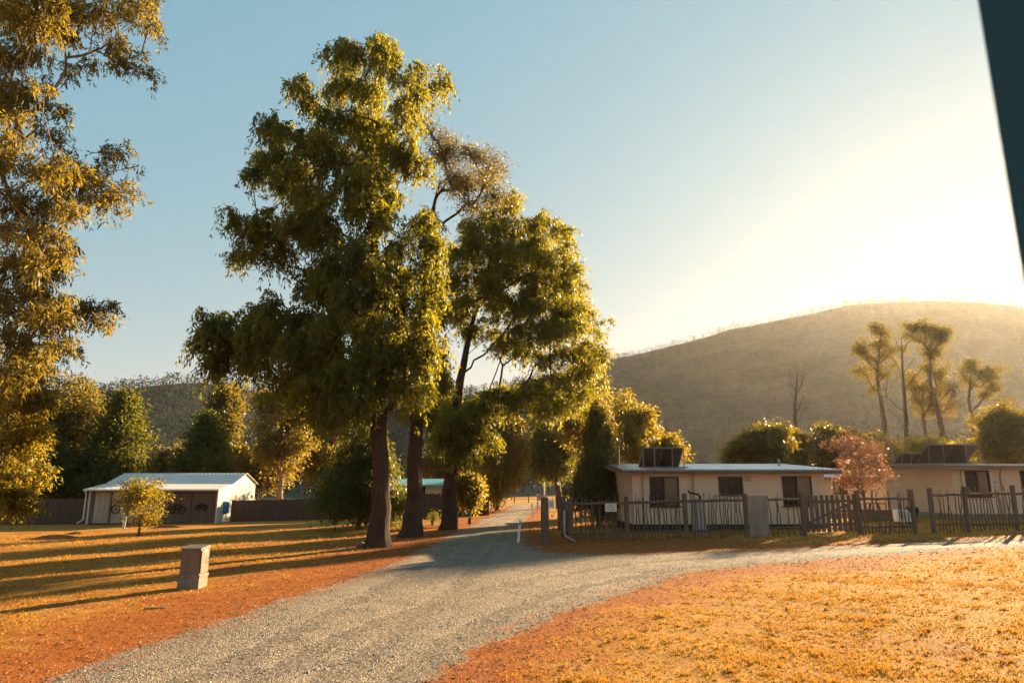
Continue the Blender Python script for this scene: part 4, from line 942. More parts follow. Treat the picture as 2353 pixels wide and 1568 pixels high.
# metal bicycle ornaments on the doors
def bike(label, x, z, s, wheels=2):
    o = empty('bicycle_ornament', (s0.x + x, dS + .03, zS + z), 0, label, 'ornament', 'ornaments on the shed doors')
    for k in range(wheels):
        w = MB().ringtorus((k * s * 1.75, 0, 0), s * .62, .035, 'y', 18, 5)
        for q in range(3): w.tube([(k * s * 1.75 - math.cos(q * 1.05) * s * .6, 0, -math.sin(q * 1.05) * s * .6), (k * s * 1.75 + math.cos(q * 1.05) * s * .6, 0, math.sin(q * 1.05) * s * .6)], .012, 4)
        w.build('wheel', M['black'], o)
    if wheels == 2:
        m = MB(); P = [(0, 0, 0), (s * .55, 0, s * .8), (s * .8, 0, 0), (s * 1.5, 0, s * .85), (s * 1.75, 0, 0)]
        for a, b in ((0, 1), (1, 2), (0, 2), (1, 3), (2, 3), (3, 4)): m.tube([P[a], P[b]], .028, 5)
        m.tube([(s * 1.45, 0, s * 1.05), (s * 1.5, 0, s * .85)], .025, 5); m.box((s * .5, 0, s * .92), (.3, .06, .06)); m.build('frame', M['black'], o)
bike('black bicycle ornament on the brown shed door right of the yellow tree', sx(396), 1.0, .42)
bike('single black wheel hung on the pale shed door left of the yellow tree', sx(267), 1.05, .5, 1)
bike('small black bicycle ornament on the rightmost brown shed door', sx(455), 1.15, .3)

# ------------------------------------------------------------------ paling fences
def paling_fence(label, p0, p1, h, seed):
    o = empty('paling_fence', p0, 0, label, 'fence', 'paling fences')
    r = random.Random(seed); d = p1 - p0; L = math.hypot(d.x, d.y); a = math.atan2(d.y, d.x); Rm = Matrix.Rotation(a, 3, 'Z'); m = MB(); n = int(L / .15)
    for i in range(n):
        t = (i + .5) / n; z = gz(p0.x + d.x * t, p0.y + d.y * t) - p0.z; hh = h + r.uniform(-.03, .03)
        m.box((d.x * t, d.y * t + .012 * (i % 2), z + hh / 2 - .05), (.165, .02, hh), Rm)
    tag(m.build('palings', M['paling'], o), kind='stuff')
    for zr in (.35, h - .3):
        q = MB(); zz = [gz(p0.x + d.x * t, p0.y + d.y * t) - p0.z + zr for t in (0, 1)]
        nrm = Vector((-d.y, d.x, 0)).normalized() * .05
        q.tube([Vector((0, 0, zz[0])) + nrm, Vector((d.x, d.y, zz[1])) + nrm], .035, 4); q.build('rail', M['timber'], o)
    k = max(2, int(L / 3))
    for i in range(k + 1):
        t = i / k; z = gz(p0.x + d.x * t, p0.y + d.y * t) - p0.z; nrm = Vector((-d.y, d.x, 0)).normalized() * .11
        MB().box(Vector((d.x * t, d.y * t, z + h * .46)) + nrm, (.1, .1, h * .95), Rm).build('post', M['timber'], o)
paling_fence('brown paling fence left of the shed', gx(-160, 53), gx(197, 53), at(100, 1144, 53).z - gz(at(100, 1144, 53).x, 53), 1)
pA, pB = gx(529, 53.5), gx(835, 53.5)
paling_fence('brown paling fence running right from the shed behind the gums', pA, pB, at(680, 1144, 53.5).z - gz(at(680, 1144, 53.5).x, 53.5), 2)
paling_fence('brown paling fence in front of the teal roofed house', gx(880, 50), gx(1122, 52), 1.75, 3)

# ------------------------------------------------------------------ stick fence, gate, posts
def rough_post(parent, p, h, w, origin, name='post', lean=(0, 0), seed=0, mat='timber'):
    r = random.Random(seed); m = MB(); n = 8; vs_ = []; fs = []
    for i, z in enumerate((-.15, .0, h * .33, h * .66, h - .02, h)):
        for k in range(n):
            a = 2 * math.pi * k / n + math.pi / 8; q = w * .5 * (1.06 if k % 2 else .98) * (1 + r.uniform(-.05, .05)) * (.92 if i == 5 else 1)
            vs_.append(Vector((math.cos(a) * q + lean[0] * z, math.sin(a) * q + lean[1] * z, z)) + p - origin)
    for i in range(5):
        for k in range(n): fs.append((i * n + k, i * n + (k + 1) % n, (i + 1) * n + (k + 1) % n, (i + 1) * n + k))
    fs.append(tuple(range(5 * n, 6 * n)))
    return m.add(vs_, fs).build(name, M[mat], parent)
stick_meshes = []
for i in range(9):
    r = random.Random(50 + i); pts = []; ra = []; x = y = 0
    for k in range(8):
        pts.append((x, y, k / 7 * 1.0)); ra.append(.024 * (1 - .35 * k / 7) * r.uniform(.85, 1.15)); x += r.gauss(0, .017); y += r.gauss(0, .015)
    stick_meshes.append(MB().tube(pts, ra, 5).mesh('stick', M['stick'], True))
def sticks(parent, origin, a, b, zb, zt, gap, seed):
    r = random.Random(seed); d = b - a; L = math.hypot(d.x, d.y); n = int(L / gap)
    for i in range(n):
        t = (i + .5 + r.uniform(-.2, .2)) / n; x, y = a.x + d.x * t, a.y + d.y * t; g = gz(x, y)
        hb = zb + r.uniform(-.05, .08); ht = zt + r.uniform(-.1, .12)
        o = link('stick', stick_meshes[r.randrange(9)], None, parent)
        o.location = Vector((x, y - .045, g + hb)) - origin; o.scale = (1, 1, ht - hb); o.rotation_euler = (r.uniform(-.02, .02), r.gauss(0, .018), r.uniform(0, 6.28))
def rail(parent, origin, a, b, z, r_=.045, mat='timber', name='rail'):
    d = b - a; pts = []
    for k in range(7):
        t = k / 6; x, y = a.x + d.x * t, a.y + d.y * t; pts.append(Vector((x, y, gz(x, y) * 1. + z + .012 * math.sin(k * 2.1))) - origin)
    MB().tube(pts, r_, 6).build(name, M[mat], parent, True)
dF = 24.5
def fence_run(label, pxs, seed, gap=.108, low=True, skip=()):
    o0 = gx(pxs[0], dF); o = empty('stick_fence', o0, 0, label, 'fence', 'stick fences in front of the cabins'); r = random.Random(seed)
    P = [gx(px, dF) for px in pxs]
    for i, p in enumerate(P):
        rough_post(o, p, 1.5 + r.uniform(-.03, .06), .155, o0, lean=(r.uniform(-.02, .02), 0), seed=seed + i)
    for i in range(len(P) - 1):
        a, b = P[i].copy(), P[i + 1].copy(); rail(o, o0, a, b, 1.24 + r.uniform(-.04, .04)); rail(o, o0, a, b, .26 + r.uniform(-.04, .05), .04)
        if i in skip: continue
        sticks(o, o0, a + Vector((.12, 0, 0)), b - Vector((.12, 0, 0)), .03, 1.42, gap, seed * 7 + i)
    return o, o0
fa, fo = fence_run('long rough stick fence in front of the nearer cabin', [1312, 1441, 1578, 1716, 1849], 3, skip=(3,))
# corrugated sheet set into the last bay, sticks after it
a, b = gx(1722, dF), gx(1766, dF); m = MB(); V = []; F_ = []; n = 48
for i in range(n + 1):
    t = i / n; x = a.x + (b.x - a.x) * t; y = dF - .09 + .03 * math.cos(i * math.pi / 2.5); g = gz(x, dF)
    V += [Vector((x, y, g + .03)) - fo, Vector((x, y, g + 1.4)) - fo, Vector((x, y + .004, g + .03)) - fo, Vector((x, y + .004, g + 1.4)) - fo]
for i in range(n): q = i * 4; F_ += [(q, q + 4, q + 5, q + 1), (q + 2, q + 3, q + 7, q + 6), (q + 1, q + 5, q + 7, q + 3), (q, q + 2, q + 6, q + 4)]
m.add(V, F_).build('corrugated_panel', M['rust_zinc'], fa)
sticks(fa, fo, gx(1768, dF), gx(1842, dF), .03, 1.42, .16, 77)
fence_run('short stick fence between the plank gate and the drive opening', [1978, 2104], 4)
fence_run('stick fence in front of the right cabin, right of the drive opening', [2146, 2225, 2338, 2480], 5, .108)
# plank gate
ga, gb = gx(1858, dF), gx(1970, dF); gate = empty('plank_gate', ga, 0, 'weathered plank gate with wide gaps between the two stick fences', 'gate')
for i in range(10):
    t = i / 9; x = ga.x + (gb.x - ga.x) * t; g = gz(x, dF); h = 1.24 + .05 * math.sin(i * 3.1)
    MB().box(Vector((x, dF + .03, g + .12 + h / 2)) - ga, (.125, .03, h), Matrix.Rotation(.02 * math.sin(i * 5), 3, 'Y'), .004).build('plank', M['timber'], gate)
for z in (.36, 1.14):
    d_ = gb - ga; A = math.atan2(gz(gb.x, dF) - gz(ga.x, dF), d_.x)
    MB().box(Vector(((ga.x + gb.x) / 2, dF + .075, (gz(ga.x, dF) + gz(gb.x, dF)) / 2 + z)) - ga, (d_.x + .1, .05, .1), Matrix.Rotation(-A, 3, 'Y')).build('rail', M['timber'], gate)
MB().box((( gb.x - ga.x) / 2, .076, .76 + (gz(gb.x, dF) - gz(ga.x, dF)) / 2), (d_.x * 1.08, .045, .08), Matrix.Rotation(-.42, 3, 'Y')).build('brace', M['timber'], gate)
# gateway at the left end of the fence
gw = gx(1252, 24.0)
o = empty('gate_post', gw, 0, 'thick lone timber post at the driveway corner left of the fence', 'post', 'timber posts at the left gateway')
rough_post(o, gw, 1.55, .27, gw, 'shaft', seed=91); MB().box((0, 0, 1.55 + .015), (.22, .22, .03), None, .01).build('cap', M['timber'], o)
for k, (px, dd, h, lab) in enumerate(((1294, 27.5, 1.5, 'timber gateway post behind the thick lone post'), (1286, 31.5, 1.35, 'farthest timber post of the left gateway'))):
    p = gx(px, dd); o = empty('gate_post', p, 0, lab, 'post', 'timber posts at the left gateway'); rough_post(o, p, h, .2, p, 'shaft', seed=95 + k); MB().tube([(-.02, -.13, h * .3), (.02, -.13, h * .92)], .02, 6).build('hinge_bar', M['steel'], o)
# side rails from gateway back
o0 = gx(1294, 27.5); sf = empty('stick_fence', o0, 0, 'short side run of stick fence going back from the left gateway', 'fence', 'stick fences in front of the cabins')
a, b = gx(1310, 24.7), gx(1294, 27.4); rail(sf, o0, a, b, 1.2); rail(sf, o0, a, b, .35); sticks(sf, o0, a, b, .05, 1.35, .2, 8)
a, b = gx(1294, 27.6), gx(1286, 31.4); rail(sf, o0, a, b, 1.1)
pp = gx(1300, 24.3); dp = empty('drain_pipe', pp, 0, 'pale elbow pipe leaning at the foot of the gateway post', 'pipe')
MB().tube([(-.04, 0, 1.1), (-.05, 0, .35), (-.02, -.02, .25), (.3, -.1, .06)], .032, 8).build('pipe', M['pipe_cream'], dp, True)
MB().ringtorus((-.045, 0, .42), .05, .014, 'z', 10, 5).build('collar', M['pipe_cream'], dp)

def sign(label, px, py, d, w, h, rz=0, mat='offwhite', rows=5, logo=True, name='notice_sign', post=None):
    c = at(px, py, d); o = empty(name, (c.x, d, c.z), rz, label, 'sign')
    MB().box((0, 0, 0), (w, .012, h), None, .003).build('board', M[mat], o)
    if rows:
        m = MB(); r = random.Random(int(px)); top = h * .28 if logo else h * .38
        for k in range(rows):
            ww = w * r.uniform(.55, .8); m.box((0, -.008, top - h * .12 - k * h * .62 / rows), (ww, .003, h * .035))
        if logo:
            m.box((-w * .02, -.008, h * .34), (w * .28, .003, h * .09)); m.box((w * .06, -.0082, h * .30), (w * .2, .003, h * .04))
        tag(m.build('printed_lines', M['text'], o), kind='stuff')
    return o
sign('white notice board wired to the stick fence left of the cabin', 1403, 1165, dF - .12, .40, .28)
s = sign('small white notice on the thick post at the driveway corner', 1266.5, 1157, 23.9, .20, .29, 0, 'white', 8, False)
MB().box((-.16, .03, 0), (.14, .02, .06)).build('bracket', M['steel'], s)

# tank with overflow pipe in front of cabin 1
tk = gx(1607, 26.6); o = empty('water_tank', tk, 0, 'narrow grey corrugated water tank against the cabin wall', 'tank')
V = []; F_ = []; n = 24; k = 0; zz = np.linspace(0, 1.25, 50)
for i, z in enumerate(zz):
    for q in range(n):
        a = 2 * math.pi * q / n; r_ = .27 + .009 * math.cos(i * math.pi / 1.5); V.append((r_ * math.cos(a), r_ * math.sin(a), z))
for i in range(len(zz) - 1):
    for q in range(n): F_.append((i * n + q, i * n + (q + 1) % n, (i + 1) * n + (q + 1) % n, (i + 1) * n + q))
F_.append(tuple(range((len(zz) - 1) * n, len(zz) * n)))
MB().add(V, F_).build('barrel', M['zinc'], o, True)
MB().ringtorus((0, 0, 1.25), .27, .02, 'z', 24, 6).build('rim', M['zinc'], o, True)
MB().tube([(.1, 0, 1.2), (.1, 0, 1.38), (0, 0, 1.46), (-.3, 0, 1.52), (-.34, 0, 1.6)], .04, 8).build('overflow_pipe', M['black'], o, True)
# air conditioner, bench and drum seen through the fence
ac = gx(2074, 29.2); o = empty('air_conditioner', ac, 0, 'white air conditioner unit on the ground by the right cabin end wall', 'air conditioner')
MB().box((0, 0, .33), (.62, .3, .5), None, .02).build('case', M['white'], o); g = MB(); g.ringtorus((.08, -.155, .33), .19, .008, 'y', 20, 4); g.ringtorus((.08, -.155, .33), .11, .008, 'y', 16, 4)
for q in range(4): g.tube([(.08 - math.cos(q * .785) * .19, -.158, .33 - math.sin(q * .785) * .19), (.08 + math.cos(q * .785) * .19, -.158, .33 + math.sin(q * .785) * .19)], .006, 4)
g.build('grille', M['text'], o)
for sx_ in (-.22, .22): MB().box((sx_, 0, .04), (.08, .3, .08)).build('foot', M['black'], o)
dr = gx(2098, 29.2); o = empty('drum_barbecue', dr, 0, 'black drum barbecue beside the white air conditioner', 'barbecue')
MB().tube([(-.2, 0, .5), (-.19, 0, .52), (.19, 0, .52), (.2, 0, .5)], [.12, .17, .17, .12], 12).build('drum', M['black'], o, True)
for x in (-.15, .15):
    for y in (-.1, .1): MB().tube([(x, y, 0), (x * .8, y * .8, .42)], .015, 5).build('leg', M['black'], o)
pt_ = gx(1975, 32.5); o = empty('picnic_table', pt_, R(8), 'dark picnic table behind the plank gate', 'table')
for k in range(4): MB().box((0, -.3 + .2 * k, .74), (2.2, .18, .045), None, .005).build('top_board', M['timber'], o)
for yb in (-.68, .68): MB().box((0, yb, .44), (2.2, .24, .045), None, .005).build('seat', M['timber'], o)
for x in (-.8, .8):
    for s in (-1, 1): MB().box((x, s * .42, .36), (.05, .1, .84), Matrix.Rotation(s * .42, 3, 'X')).build('leg', M['timber'], o)
    MB().box((x + .052, 0, .40), (.05, 1.5, .09)).build('cross_beam', M['timber'], o)
gbx = gx(2030, 31.5); o = empty('garden_bed', gbx, R(5), 'low dark timber garden bed behind the short stick fence', 'planter')
for k in range(2):
    for s in (-.5, .5): MB().box((0, s, .12 + .22 * k), (2.4, .06, .2), None, .006).build('sleeper', M['timber'], o)
    for s in (-1.17, 1.17): MB().box((s, 0, .12 + .22 * k), (.06, .94, .2), None, .006).build('end_board', M['timber'], o)
MB().box((0, 0, .2), (2.28, .94, .38)).build('soil_fill', M['rock'], o)

# ------------------------------------------------------------------ power pillar (box in the left foreground)
pb = gp(441, 1349); pbz = .87
o = empty('power_pillar', pb, R(1), 'weathered beige electrical pillar box alone on the red soil', 'electrical box')
w_, dp_ = .44, .46
zc = .30
MB().box((0, 0, zc / 2 - .08), (w_ + .02, dp_ + .02, zc + .16), None, .012).build('concrete_base', M['concrete'], o)
MB().box((0, 0, zc - .035), (w_ + .045, dp_ + .045, .07), None, .01).build('base_lip', M['concrete'], o)
body = MB(); body.box((0, 0, zc + (pbz - zc) / 2 - .02), (w_ - .02, dp_ - .02, pbz - zc - .02), None, .008).build('cabinet', M['box_paint'], o)
lid = MB(); hx, hy = w_ / 2 + .01, dp_ / 2 + .015
lid.add([(-hx, -hy, pbz - .04), (hx, -hy, pbz - .04), (hx, hy, pbz - .04), (-hx, hy, pbz - .04), (-hx, -hy, pbz - .015), (hx, -hy, pbz - .015), (hx, hy, pbz + .03), (-hx, hy, pbz + .03)], [(3, 2, 1, 0), (4, 5, 6, 7), (0, 1, 5, 4), (1, 2, 6, 5), (2, 3, 7, 6), (3, 0, 4, 7)])
lid.build('lid', M['box_paint'], o)
door = MB().box((w_ / 2 + .004, 0, zc + (pbz - zc) / 2 - .02), (.022, dp_ - .06, pbz - zc - .09), None, .006).build('door', M['box_paint'], o)
MB().tube([(w_ / 2 + .015, .14, .62), (w_ / 2 + .055, .14, .61), (w_ / 2 + .055, .14, .54), (w_ / 2 + .015, .14, .53)], .011, 6).build('handle', M['steel'], door)
MB().box((w_ / 2 + .018, .06, .57), (.012, .05, .11), None, .004).build('lock_plate', M['steel'], door)
for z in (.45, .76): MB().tube([(w_ / 2 + .012, -dp_ / 2 + .03, z - .03), (w_ / 2 + .012, -dp_ / 2 + .03, z + .03)], .012, 6).build('hinge', M['steel'], door)
MB().box((w_ / 2 + .0165, 0, .79), (.003, .13, .05)).build('paper_label', M['white'], door)
tr = MB(); tr.add([(w_ / 2 + .0165, -.04, .70), (w_ / 2 + .0165, .03, .70), (w_ / 2 + .0165, -.005, .76), (w_ / 2 + .0185, -.04, .70), (w_ / 2 + .0185, .03, .70), (w_ / 2 + .0185, -.005, .76)], [(0, 2, 1), (3, 4, 5), (0, 1, 4, 3), (1, 2, 5, 4), (2, 0, 3, 5)]); tr.build('warning_triangle', M['yellow'], door)

# ------------------------------------------------------------------ marker posts and road signs
def marker(label, px, py, h, w, lean, mat='white'):
    p = gp(px, py); o = empty('marker_post', p, 0, label, 'post', 'white marker posts')
    Rm = Matrix.Rotation(lean, 3, 'Y'); MB().box(Rm @ Vector((0, 0, h / 2 - .08)), (w, .04, h + .16), Rm, .008).build('stake', M[mat], o)
    MB().box(Rm @ Vector((0, -.024, h * .82)), (w * .6, .008, .09), Rm).build('reflector', M['rust'], o)
marker('white marker post leaning beside the driveway fork', 1190, 1245, .80, .09, .10)
marker('thin white marker post farther up the driveway', 1224, 1187, .9, .07, -.08)
marker('short white stake left of the small yellow tree', 283, 1214, .78, .18, .06, 'offwhite')
marker('faint white marker post nearest the end of the driveway', 1234, 1175, .8, .08, .0)
# diamond sign seen from behind
p = gx(1141, 62.); o = empty('road_sign', p, 0, 'diamond road sign with a small plate above, at the foot of the golden brown tree', 'sign')
MB().tube([(0, 0, -.1), (0, 0, 2.6)], .035, 8).build('pole', M['steel'], o)
zs = at(1141, 1142, 62).z - p.z; zt = at(1141, 1127, 62).z - p.z
MB().box((0, -.05, zs), (.62, .015, .62), Matrix.Rotation(R(45), 3, 'Y'), .004).build('diamond_plate', M['orange'], o)
MB().box((0, -.05, zt + .05), (.5, .015, .5), None, .004).build('upper_plate', M['orange'], o)
p = gx(1244, 60.); o = empty('road_sign', p, 0, 'blue grey sign board on two legs near the end of the driveway', 'sign')
zb = at(1244, 1143, 60).z - p.z
MB().box((0, 0, zb), (.8, .03, .42), None, .006).build('board', M['zinc'], o)
for x in (-.32, .32): MB().tube([(x, .03, -.1), (x, .03, zb + .15)], .03, 6).build('leg', M['steel'], o)
p = gx(1250, 72.); o = empty('power_pole', p, 0, 'slim pale pole in the field beyond the driveway', 'pole')
MB().tube([(0, 0, -.2), (0, 0, 2.9)], [.09, .07], 8).build('shaft', M['shed_wall'], o, True); MB().box((0, 0, 2.75), (.5, .08, .08)).build('crossarm', M['timber'], o)
p = gx(1236, 64.); o = empty('letter_box_post', p, 0, 'white post with small box beside the far crossing road', 'post')
MB().tube([(0, 0, -.1), (0, 0, 1.1)], .06, 8).build('shaft', M['white'], o); MB().box((0, 0, 1.22), (.3, .45, .25), None, .03).build('box', M['offwhite'], o)
# field fence
a, b = gx(1118, 92), gx(1420, 86); ff = empty('field_fence', a, 0, 'post and wire fence along the golden field beyond the road', 'fence')
for k in range(10):
    t = k / 9; x, y = a.x + (b.x - a.x) * t, a.y + (b.y - a.y) * t; MB().tube([Vector((x, y, gz(x, y) - .1)) - a, Vector((x, y, gz(x, y) + 1.25)) - a], .07, 6).build('post', M['bark_grey'], ff)
for z in (.45, .8, 1.15): MB().tube([Vector((a.x, a.y, gz(a.x, a.y) + z)) - a, Vector((b.x, b.y, gz(b.x, b.y) + z)) - a], .025, 4).build('wire', M['steel'], ff)
# clothes wires beside the shed gable
p = gx(600, 56); o = empty('wire_line', p, 0, 'sagging wires strung right from the shed gable to a pole', 'wire')
q1, q2 = at(583, 1105, 57), at(732, 1098, 60)
for k in range(3):
    pts = [q1.lerp(q2, t / 8) - p + Vector((0, 0, -.5 * math.sin(math.pi * t / 8) * .5 - k * .28)) for t in range(9)]
    MB().tube(pts, .018, 4).build('wire', M['steel'], o)
e = q2 - p; MB().tube([(e.x, e.y, gz(q2.x, q2.y) - p.z), (e.x, e.y, e.z + .2)], .07, 8).build('pole', M['bark_grey'], o)

# soil heaps on the paddock
def heap(label, px, py, rx, ry, h, seed):
    p = gp(px, py); r = random.Random(seed); V = []; F_ = []; n = 22; m = 7
    for i in range(m + 1):
        for k in range(n):
            a = 2 * math.pi * k / n; q = i / m; e = 1 + .18 * math.sin(2 * a + seed) + .10 * math.sin(5 * a + seed * 2)
            x, y = math.cos(a) * rx * q * e, math.sin(a) * ry * q * e
            V.append((x, y, gz(p.x + x, p.y + y) - p.z + h * (math.cos(math.pi * q) * .5 + .5) * (1 + .25 * math.sin(4 * a + i)) - .02 + r.uniform(-.008, .012)))
    for i in range(m):
        for k in range(n): F_.append((i * n + k, (i + 1) * n + k, (i + 1) * n + (k + 1) % n, i * n + (k + 1) % n))
    o = MB().add(V, F_).build('soil_heap', M['soilheap'], None, True); o.location = p; tag(o, label, 'soil heap', 'low red soil heaps')
M['soilheap'] = simple('soilheap', (.36, .105, .030), (.22, .06, .018), .95, 5, bmp=.03)
heap('long low red soil heap left of the small yellow tree', 125, 1236, 2.0, .5, .17, 1)
heap('low red soil heap behind the small yellow tree', 385, 1211, 1.4, .5, .16, 2)
heap('small red soil heap left of the white stake', 175, 1226, .9, .35, .12, 3)

# ------------------------------------------------------------------ veranda post beside the camera
vp = Vector((math.sin(R(38.0)) * 1.15, math.cos(R(38.0)) * 1.15, 0))
o = empty('veranda_post', (vp.x, vp.y, gz(vp.x, vp.y)), R(-38.0), 'dark veranda post with painted flare tint, very close, blurred against the sky at upper right', 'post')
MB().box((.11, .06, 2.2), (.22, .12, 4.4), None, .004).build('shaft', M['flare_tint_post'], o)
MB().box((.11, .06, .04), (.30, .20, .08), None, .006).build('foot_plate', M['steel'], o)

# ------------------------------------------------------------------ ground cover
def scatter(n, ymin, ymax, pw, rng, side=1.15):
    y = ymin * (ymax / ymin) ** (rng.random(n) ** pw); x = rng.uniform(-1, 1, n) * y * .80 * side; return x, y
rng = np.random.default_rng(77)
def soil_at(x, y):
    ix = np.clip(np.searchsorted(gxs, x), 0, len(gxs) - 1); iy = np.clip(np.searchsorted(gys, y), 0, len(gys) - 1); return soil[iy, ix]
# dry grass
x, y = scatter(330000, 6.2, 40, 1.15, rng); s = soil_at(x, y)
pat = vnoise(x * 1.1, y * .9) * .5 + .5 * vnoise(x * 3.1 + 2, y * 2.7)
ok = (s + rng.normal(size=len(x)) * .2 - pat * .28 < .42) & (rng.random(len(x)) < .45 + .55 * np.clip(pat + .5, 0, 1)); x, y = x[ok], y[ok]; s = s[ok]; n = len(x)
P = np.c_[x, y, gz(x, y) - .004]
Dv = rng.normal(size=(n, 3)) * np.array([.75, .75, .2]) + np.array([0, 0, .62]); Dv /= np.linalg.norm(Dv, axis=1, keepdims=True)
Lg = (.022 + .0016 * y)[:, None] * (1.15 + .5 * pat[ok][:, None]); side = np.cross(Dv, rng.normal(size=(n, 3))); side /= np.linalg.norm(side, axis=1, keepdims=True)
wg = (.003 + .00045 * y)[:, None]; Lg = Lg * rng.uniform(.5, 1.4, (n, 1))
V = np.stack([P + side * wg, P - side * wg, P + Dv * Lg], 1).reshape(-1, 3)
tint = np.clip(.5 + rng.normal(size=n) * .25 + pat[ok] * .15, 0, 1)
tag(link('dry_grass', np_mesh('dry_grass', V, np.arange(3 * n).reshape(-1, 3), M['grass'], {'tint': ('FACE', tint)})), 'short dry straw coloured grass', 'grass', None, 'stuff')
tx, ty_ = scatter(2600, 6.4, 26, 1.0, rng); ts = soil_at(tx, ty_); okt = (ts < .5) & ~inside(RO, tx, ty_); tx, ty_ = tx[okt], ty_[okt]
ti = np.repeat(np.arange(len(tx)), 16); n = len(ti); rad = rng.uniform(.02, .07, len(tx))[ti]; a_ = rng.uniform(0, 6.28, n)
x, y = tx[ti] + np.cos(a_) * rad * rng.random(n) * (1 + .04 * ty_[ti]), ty_[ti] + np.sin(a_) * rad * rng.random(n)
P = np.c_[x, y, gz(x, y) - .004]; Dv = np.c_[np.cos(a_) * .5, np.sin(a_) * .5, np.ones(n)] + rng.normal(size=(n, 3)) * .3; Dv /= np.linalg.norm(Dv, axis=1, keepdims=True)
side = np.cross(Dv, rng.normal(size=(n, 3))); side /= np.linalg.norm(side, axis=1, keepdims=True); hh = (rng.uniform(.025, .07, len(tx))[ti] * rng.uniform(.6, 1.2, n))[:, None]
V = np.stack([P + side * (.004 + .0004 * y[:, None]), P - side * (.004 + .0004 * y[:, None]), P + Dv * hh], 1).reshape(-1, 3)
tag(link('grass_tufts', np_mesh('grass_tufts', V, np.arange(3 * n).reshape(-1, 3), M['grass'], {'tint': ('FACE', np.clip(.35 + rng.normal(size=len(tx)) * .25, 0, 1)[ti])})), 'taller tufts of dry grass across the paddock', 'grass', None, 'stuff')
# gravel stones on and beside the road
x, y = scatter(150000, 6.2, 24, 1.0, rng); inn = inside(RO, x, y); near_ = dist_to(RO, x, y) < 1.1 * rng.random(len(x)) ** 2.2
ok = inn | near_; x, y = x[ok], y[ok]; n = len(x); zz = gz(x, y) + np.where(inn[ok], .012, 0.)
rs = np.exp(rng.normal(size=n) * .45) * .0062 * (.75 + y * .035); base = np.array([(1, 0, -.3), (-.5, .87, -.3), (-.5, -.87, -.3), (0.1, 0.1, .8)])
an_ = rng.uniform(0, 6.28, n); ca, sa = np.cos(an_), np.sin(an_)
bb = base[None] * rng.uniform(.6, 1.25, (n, 4, 3)); VX = bb[..., 0] * ca[:, None] - bb[..., 1] * sa[:, None]; VY = bb[..., 0] * sa[:, None] + bb[..., 1] * ca[:, None]
V = np.stack([x[:, None] + VX * rs[:, None], y[:, None] + VY * rs[:, None], zz[:, None] + bb[..., 2] * rs[:, None] * .8 + .1 * rs[:, None]], -1).reshape(-1, 3)
o4 = np.arange(n)[:, None] * 4; F = np.concatenate([o4 + np.array([f]) for f in ((0, 1, 3), (1, 2, 3), (2, 0, 3))])
tag(link('gravel_stones', np_mesh('gravel_stones', V, F, M['pebble'])), 'loose grey gravel stones on the driveway', 'gravel', None, 'stuff')
# leaf litter, bark and small clods
x, y = scatter(60000, 6.5, 34, 1.0, rng); s = soil_at(x, y); inn = inside(RO, x, y)
tb = np.exp(-(((x - b1.x - .3) ** 2 + (y - b1.y) ** 2) / 16)) + np.exp(-((x - b2.x) ** 2 + (y - b2.y) ** 2) / 16) + np.exp(-((x - b3.x) ** 2 + (y - b3.y) ** 2) / 16)
ok = (~inn) & (rng.random(len(x)) < .12 + .3 * s + .9 * tb); x, y = x[ok], y[ok]; n = len(x)
P = np.c_[x, y, gz(x, y) + .004 + .01 * rng.random(n)]; Dv = rng.normal(size=(n, 3)) * np.array([1, 1, .22]); Dv /= np.linalg.norm(Dv, axis=1, keepdims=True)
V, F = leaf_arrays(P, Dv, .03 + .0022 * y[:, None], .009 + .0007 * y[:, None], rng)
tag(link('leaf_litter', np_mesh('leaf_litter', V, F, M['litter'], {'tint': ('FACE', rng.random(n))})), 'fallen leaves and bark strewn over the soil', 'leaf litter', None, 'stuff')

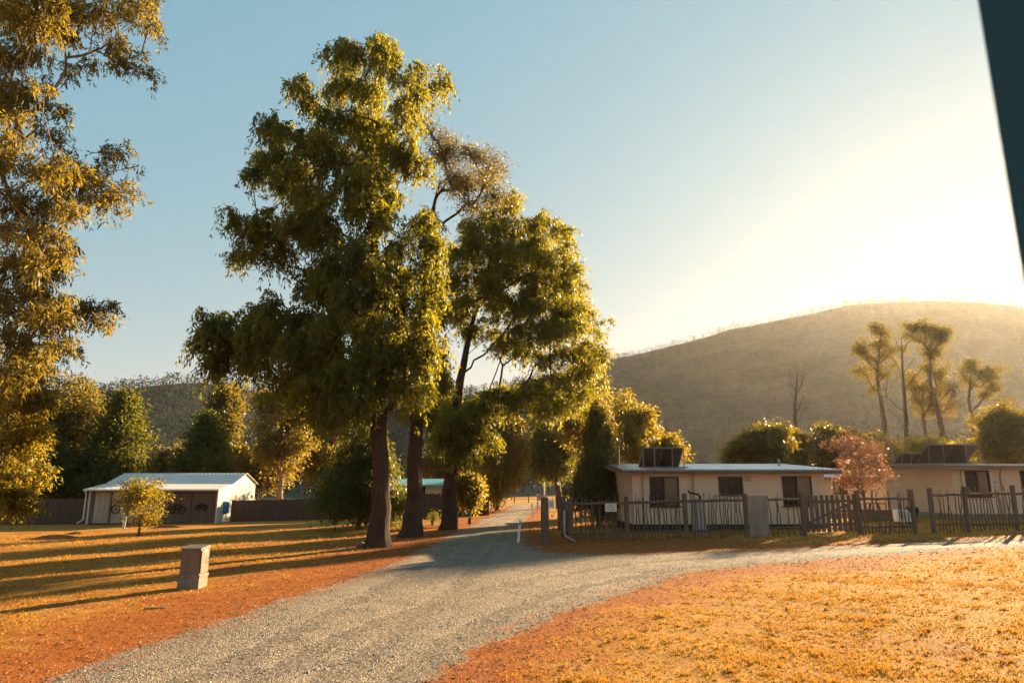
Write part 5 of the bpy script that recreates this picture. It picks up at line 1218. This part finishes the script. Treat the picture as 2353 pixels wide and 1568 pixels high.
# ------------------------------------------------------------------ haze
hz_top = float(HZ.max()) + 24.; hz_bot = float(min(GZ.min(), HZ.min())) - 1.5
m, nt, p = nodemat('haze'); nt.nodes.remove(p)
pv = nt.nodes.new('ShaderNodeVolumePrincipled'); pv.inputs['Color'].default_value = (.93, .91, .88, 1); pv.inputs['Density'].default_value = .000054; pv.inputs['Anisotropy'].default_value = .64
nt.links.new(pv.outputs[0], nt.nodes['Material Output'].inputs['Volume'])
hb = MB().box((0, 620, (hz_top + hz_bot) / 2), (3160, 1700, hz_top - hz_bot)).build('haze', m)
tag(hb, 'thin golden morning haze filling the valley', 'haze', None, 'stuff')
print('TRIS', sum(len(o.data.polygons) * (2 if o.data.polygons and o.data.polygons[0].loop_total == 4 else 1) for o in bpy.data.objects if o.type == 'MESH'), 'objects', len(bpy.data.objects))

# ------------------------------------------------------------------ fallen sticks and stones beside the drive
rs_ = random.Random(5)
for k, (px, py, L_, lab) in enumerate(((358, 1398, .40, 'pale fallen stick on the orange grass in front of the pillar box'), (815, 1262, .6, 'fallen grey branch at the foot of the tallest gum')  )):
    p = gp(px, py); a = rs_.uniform(-.5, .5); o = empty('fallen_stick', p, a, lab, 'stick', 'fallen sticks')
    pts = [(-L_ / 2 + L_ * t / 5, rs_.gauss(0, .012), gz(p.x + (-L_ / 2 + L_ * t / 5) * math.cos(a), p.y + (-L_ / 2 + L_ * t / 5) * math.sin(a)) - p.z + .018) for t in range(6)]
    MB().tube(pts, [.016, .018, .016, .013, .011, .006], 6).build('stem', M['bark_pale'], o, True)
    MB().tube([pts[3], (pts[3][0] + .08, pts[3][1] + .07, pts[3][2] + .02)], [.009, .004], 5).build('twig', M['bark_pale'], o, True)
rock_m = None
for k, (px, py, s_, lab) in enumerate(((828, 1256, .17, 'dark stone at the left foot of the tallest gum'), (1236, 1262, .10, 'brown stone beside the thick lone timber post'))):
    p = gp(px, py); bm = bmesh.new(); bmesh.ops.create_icosphere(bm, subdivisions=2, radius=1.); r = random.Random(40 + k)
    for v in bm.verts: v.co = Vector((v.co.x * 1.2, v.co.y * .9, v.co.z * .7)) * (1 + .16 * math.sin(v.co.x * 3 + k) + r.uniform(-.07, .07)) * s_
    me = bpy.data.meshes.new('stone'); bm.to_mesh(me); bm.free(); o = link('stone', me, M['rock']); o.location = p + Vector((0, 0, s_ * .35)); tag(o, lab, 'stone', 'loose stones')
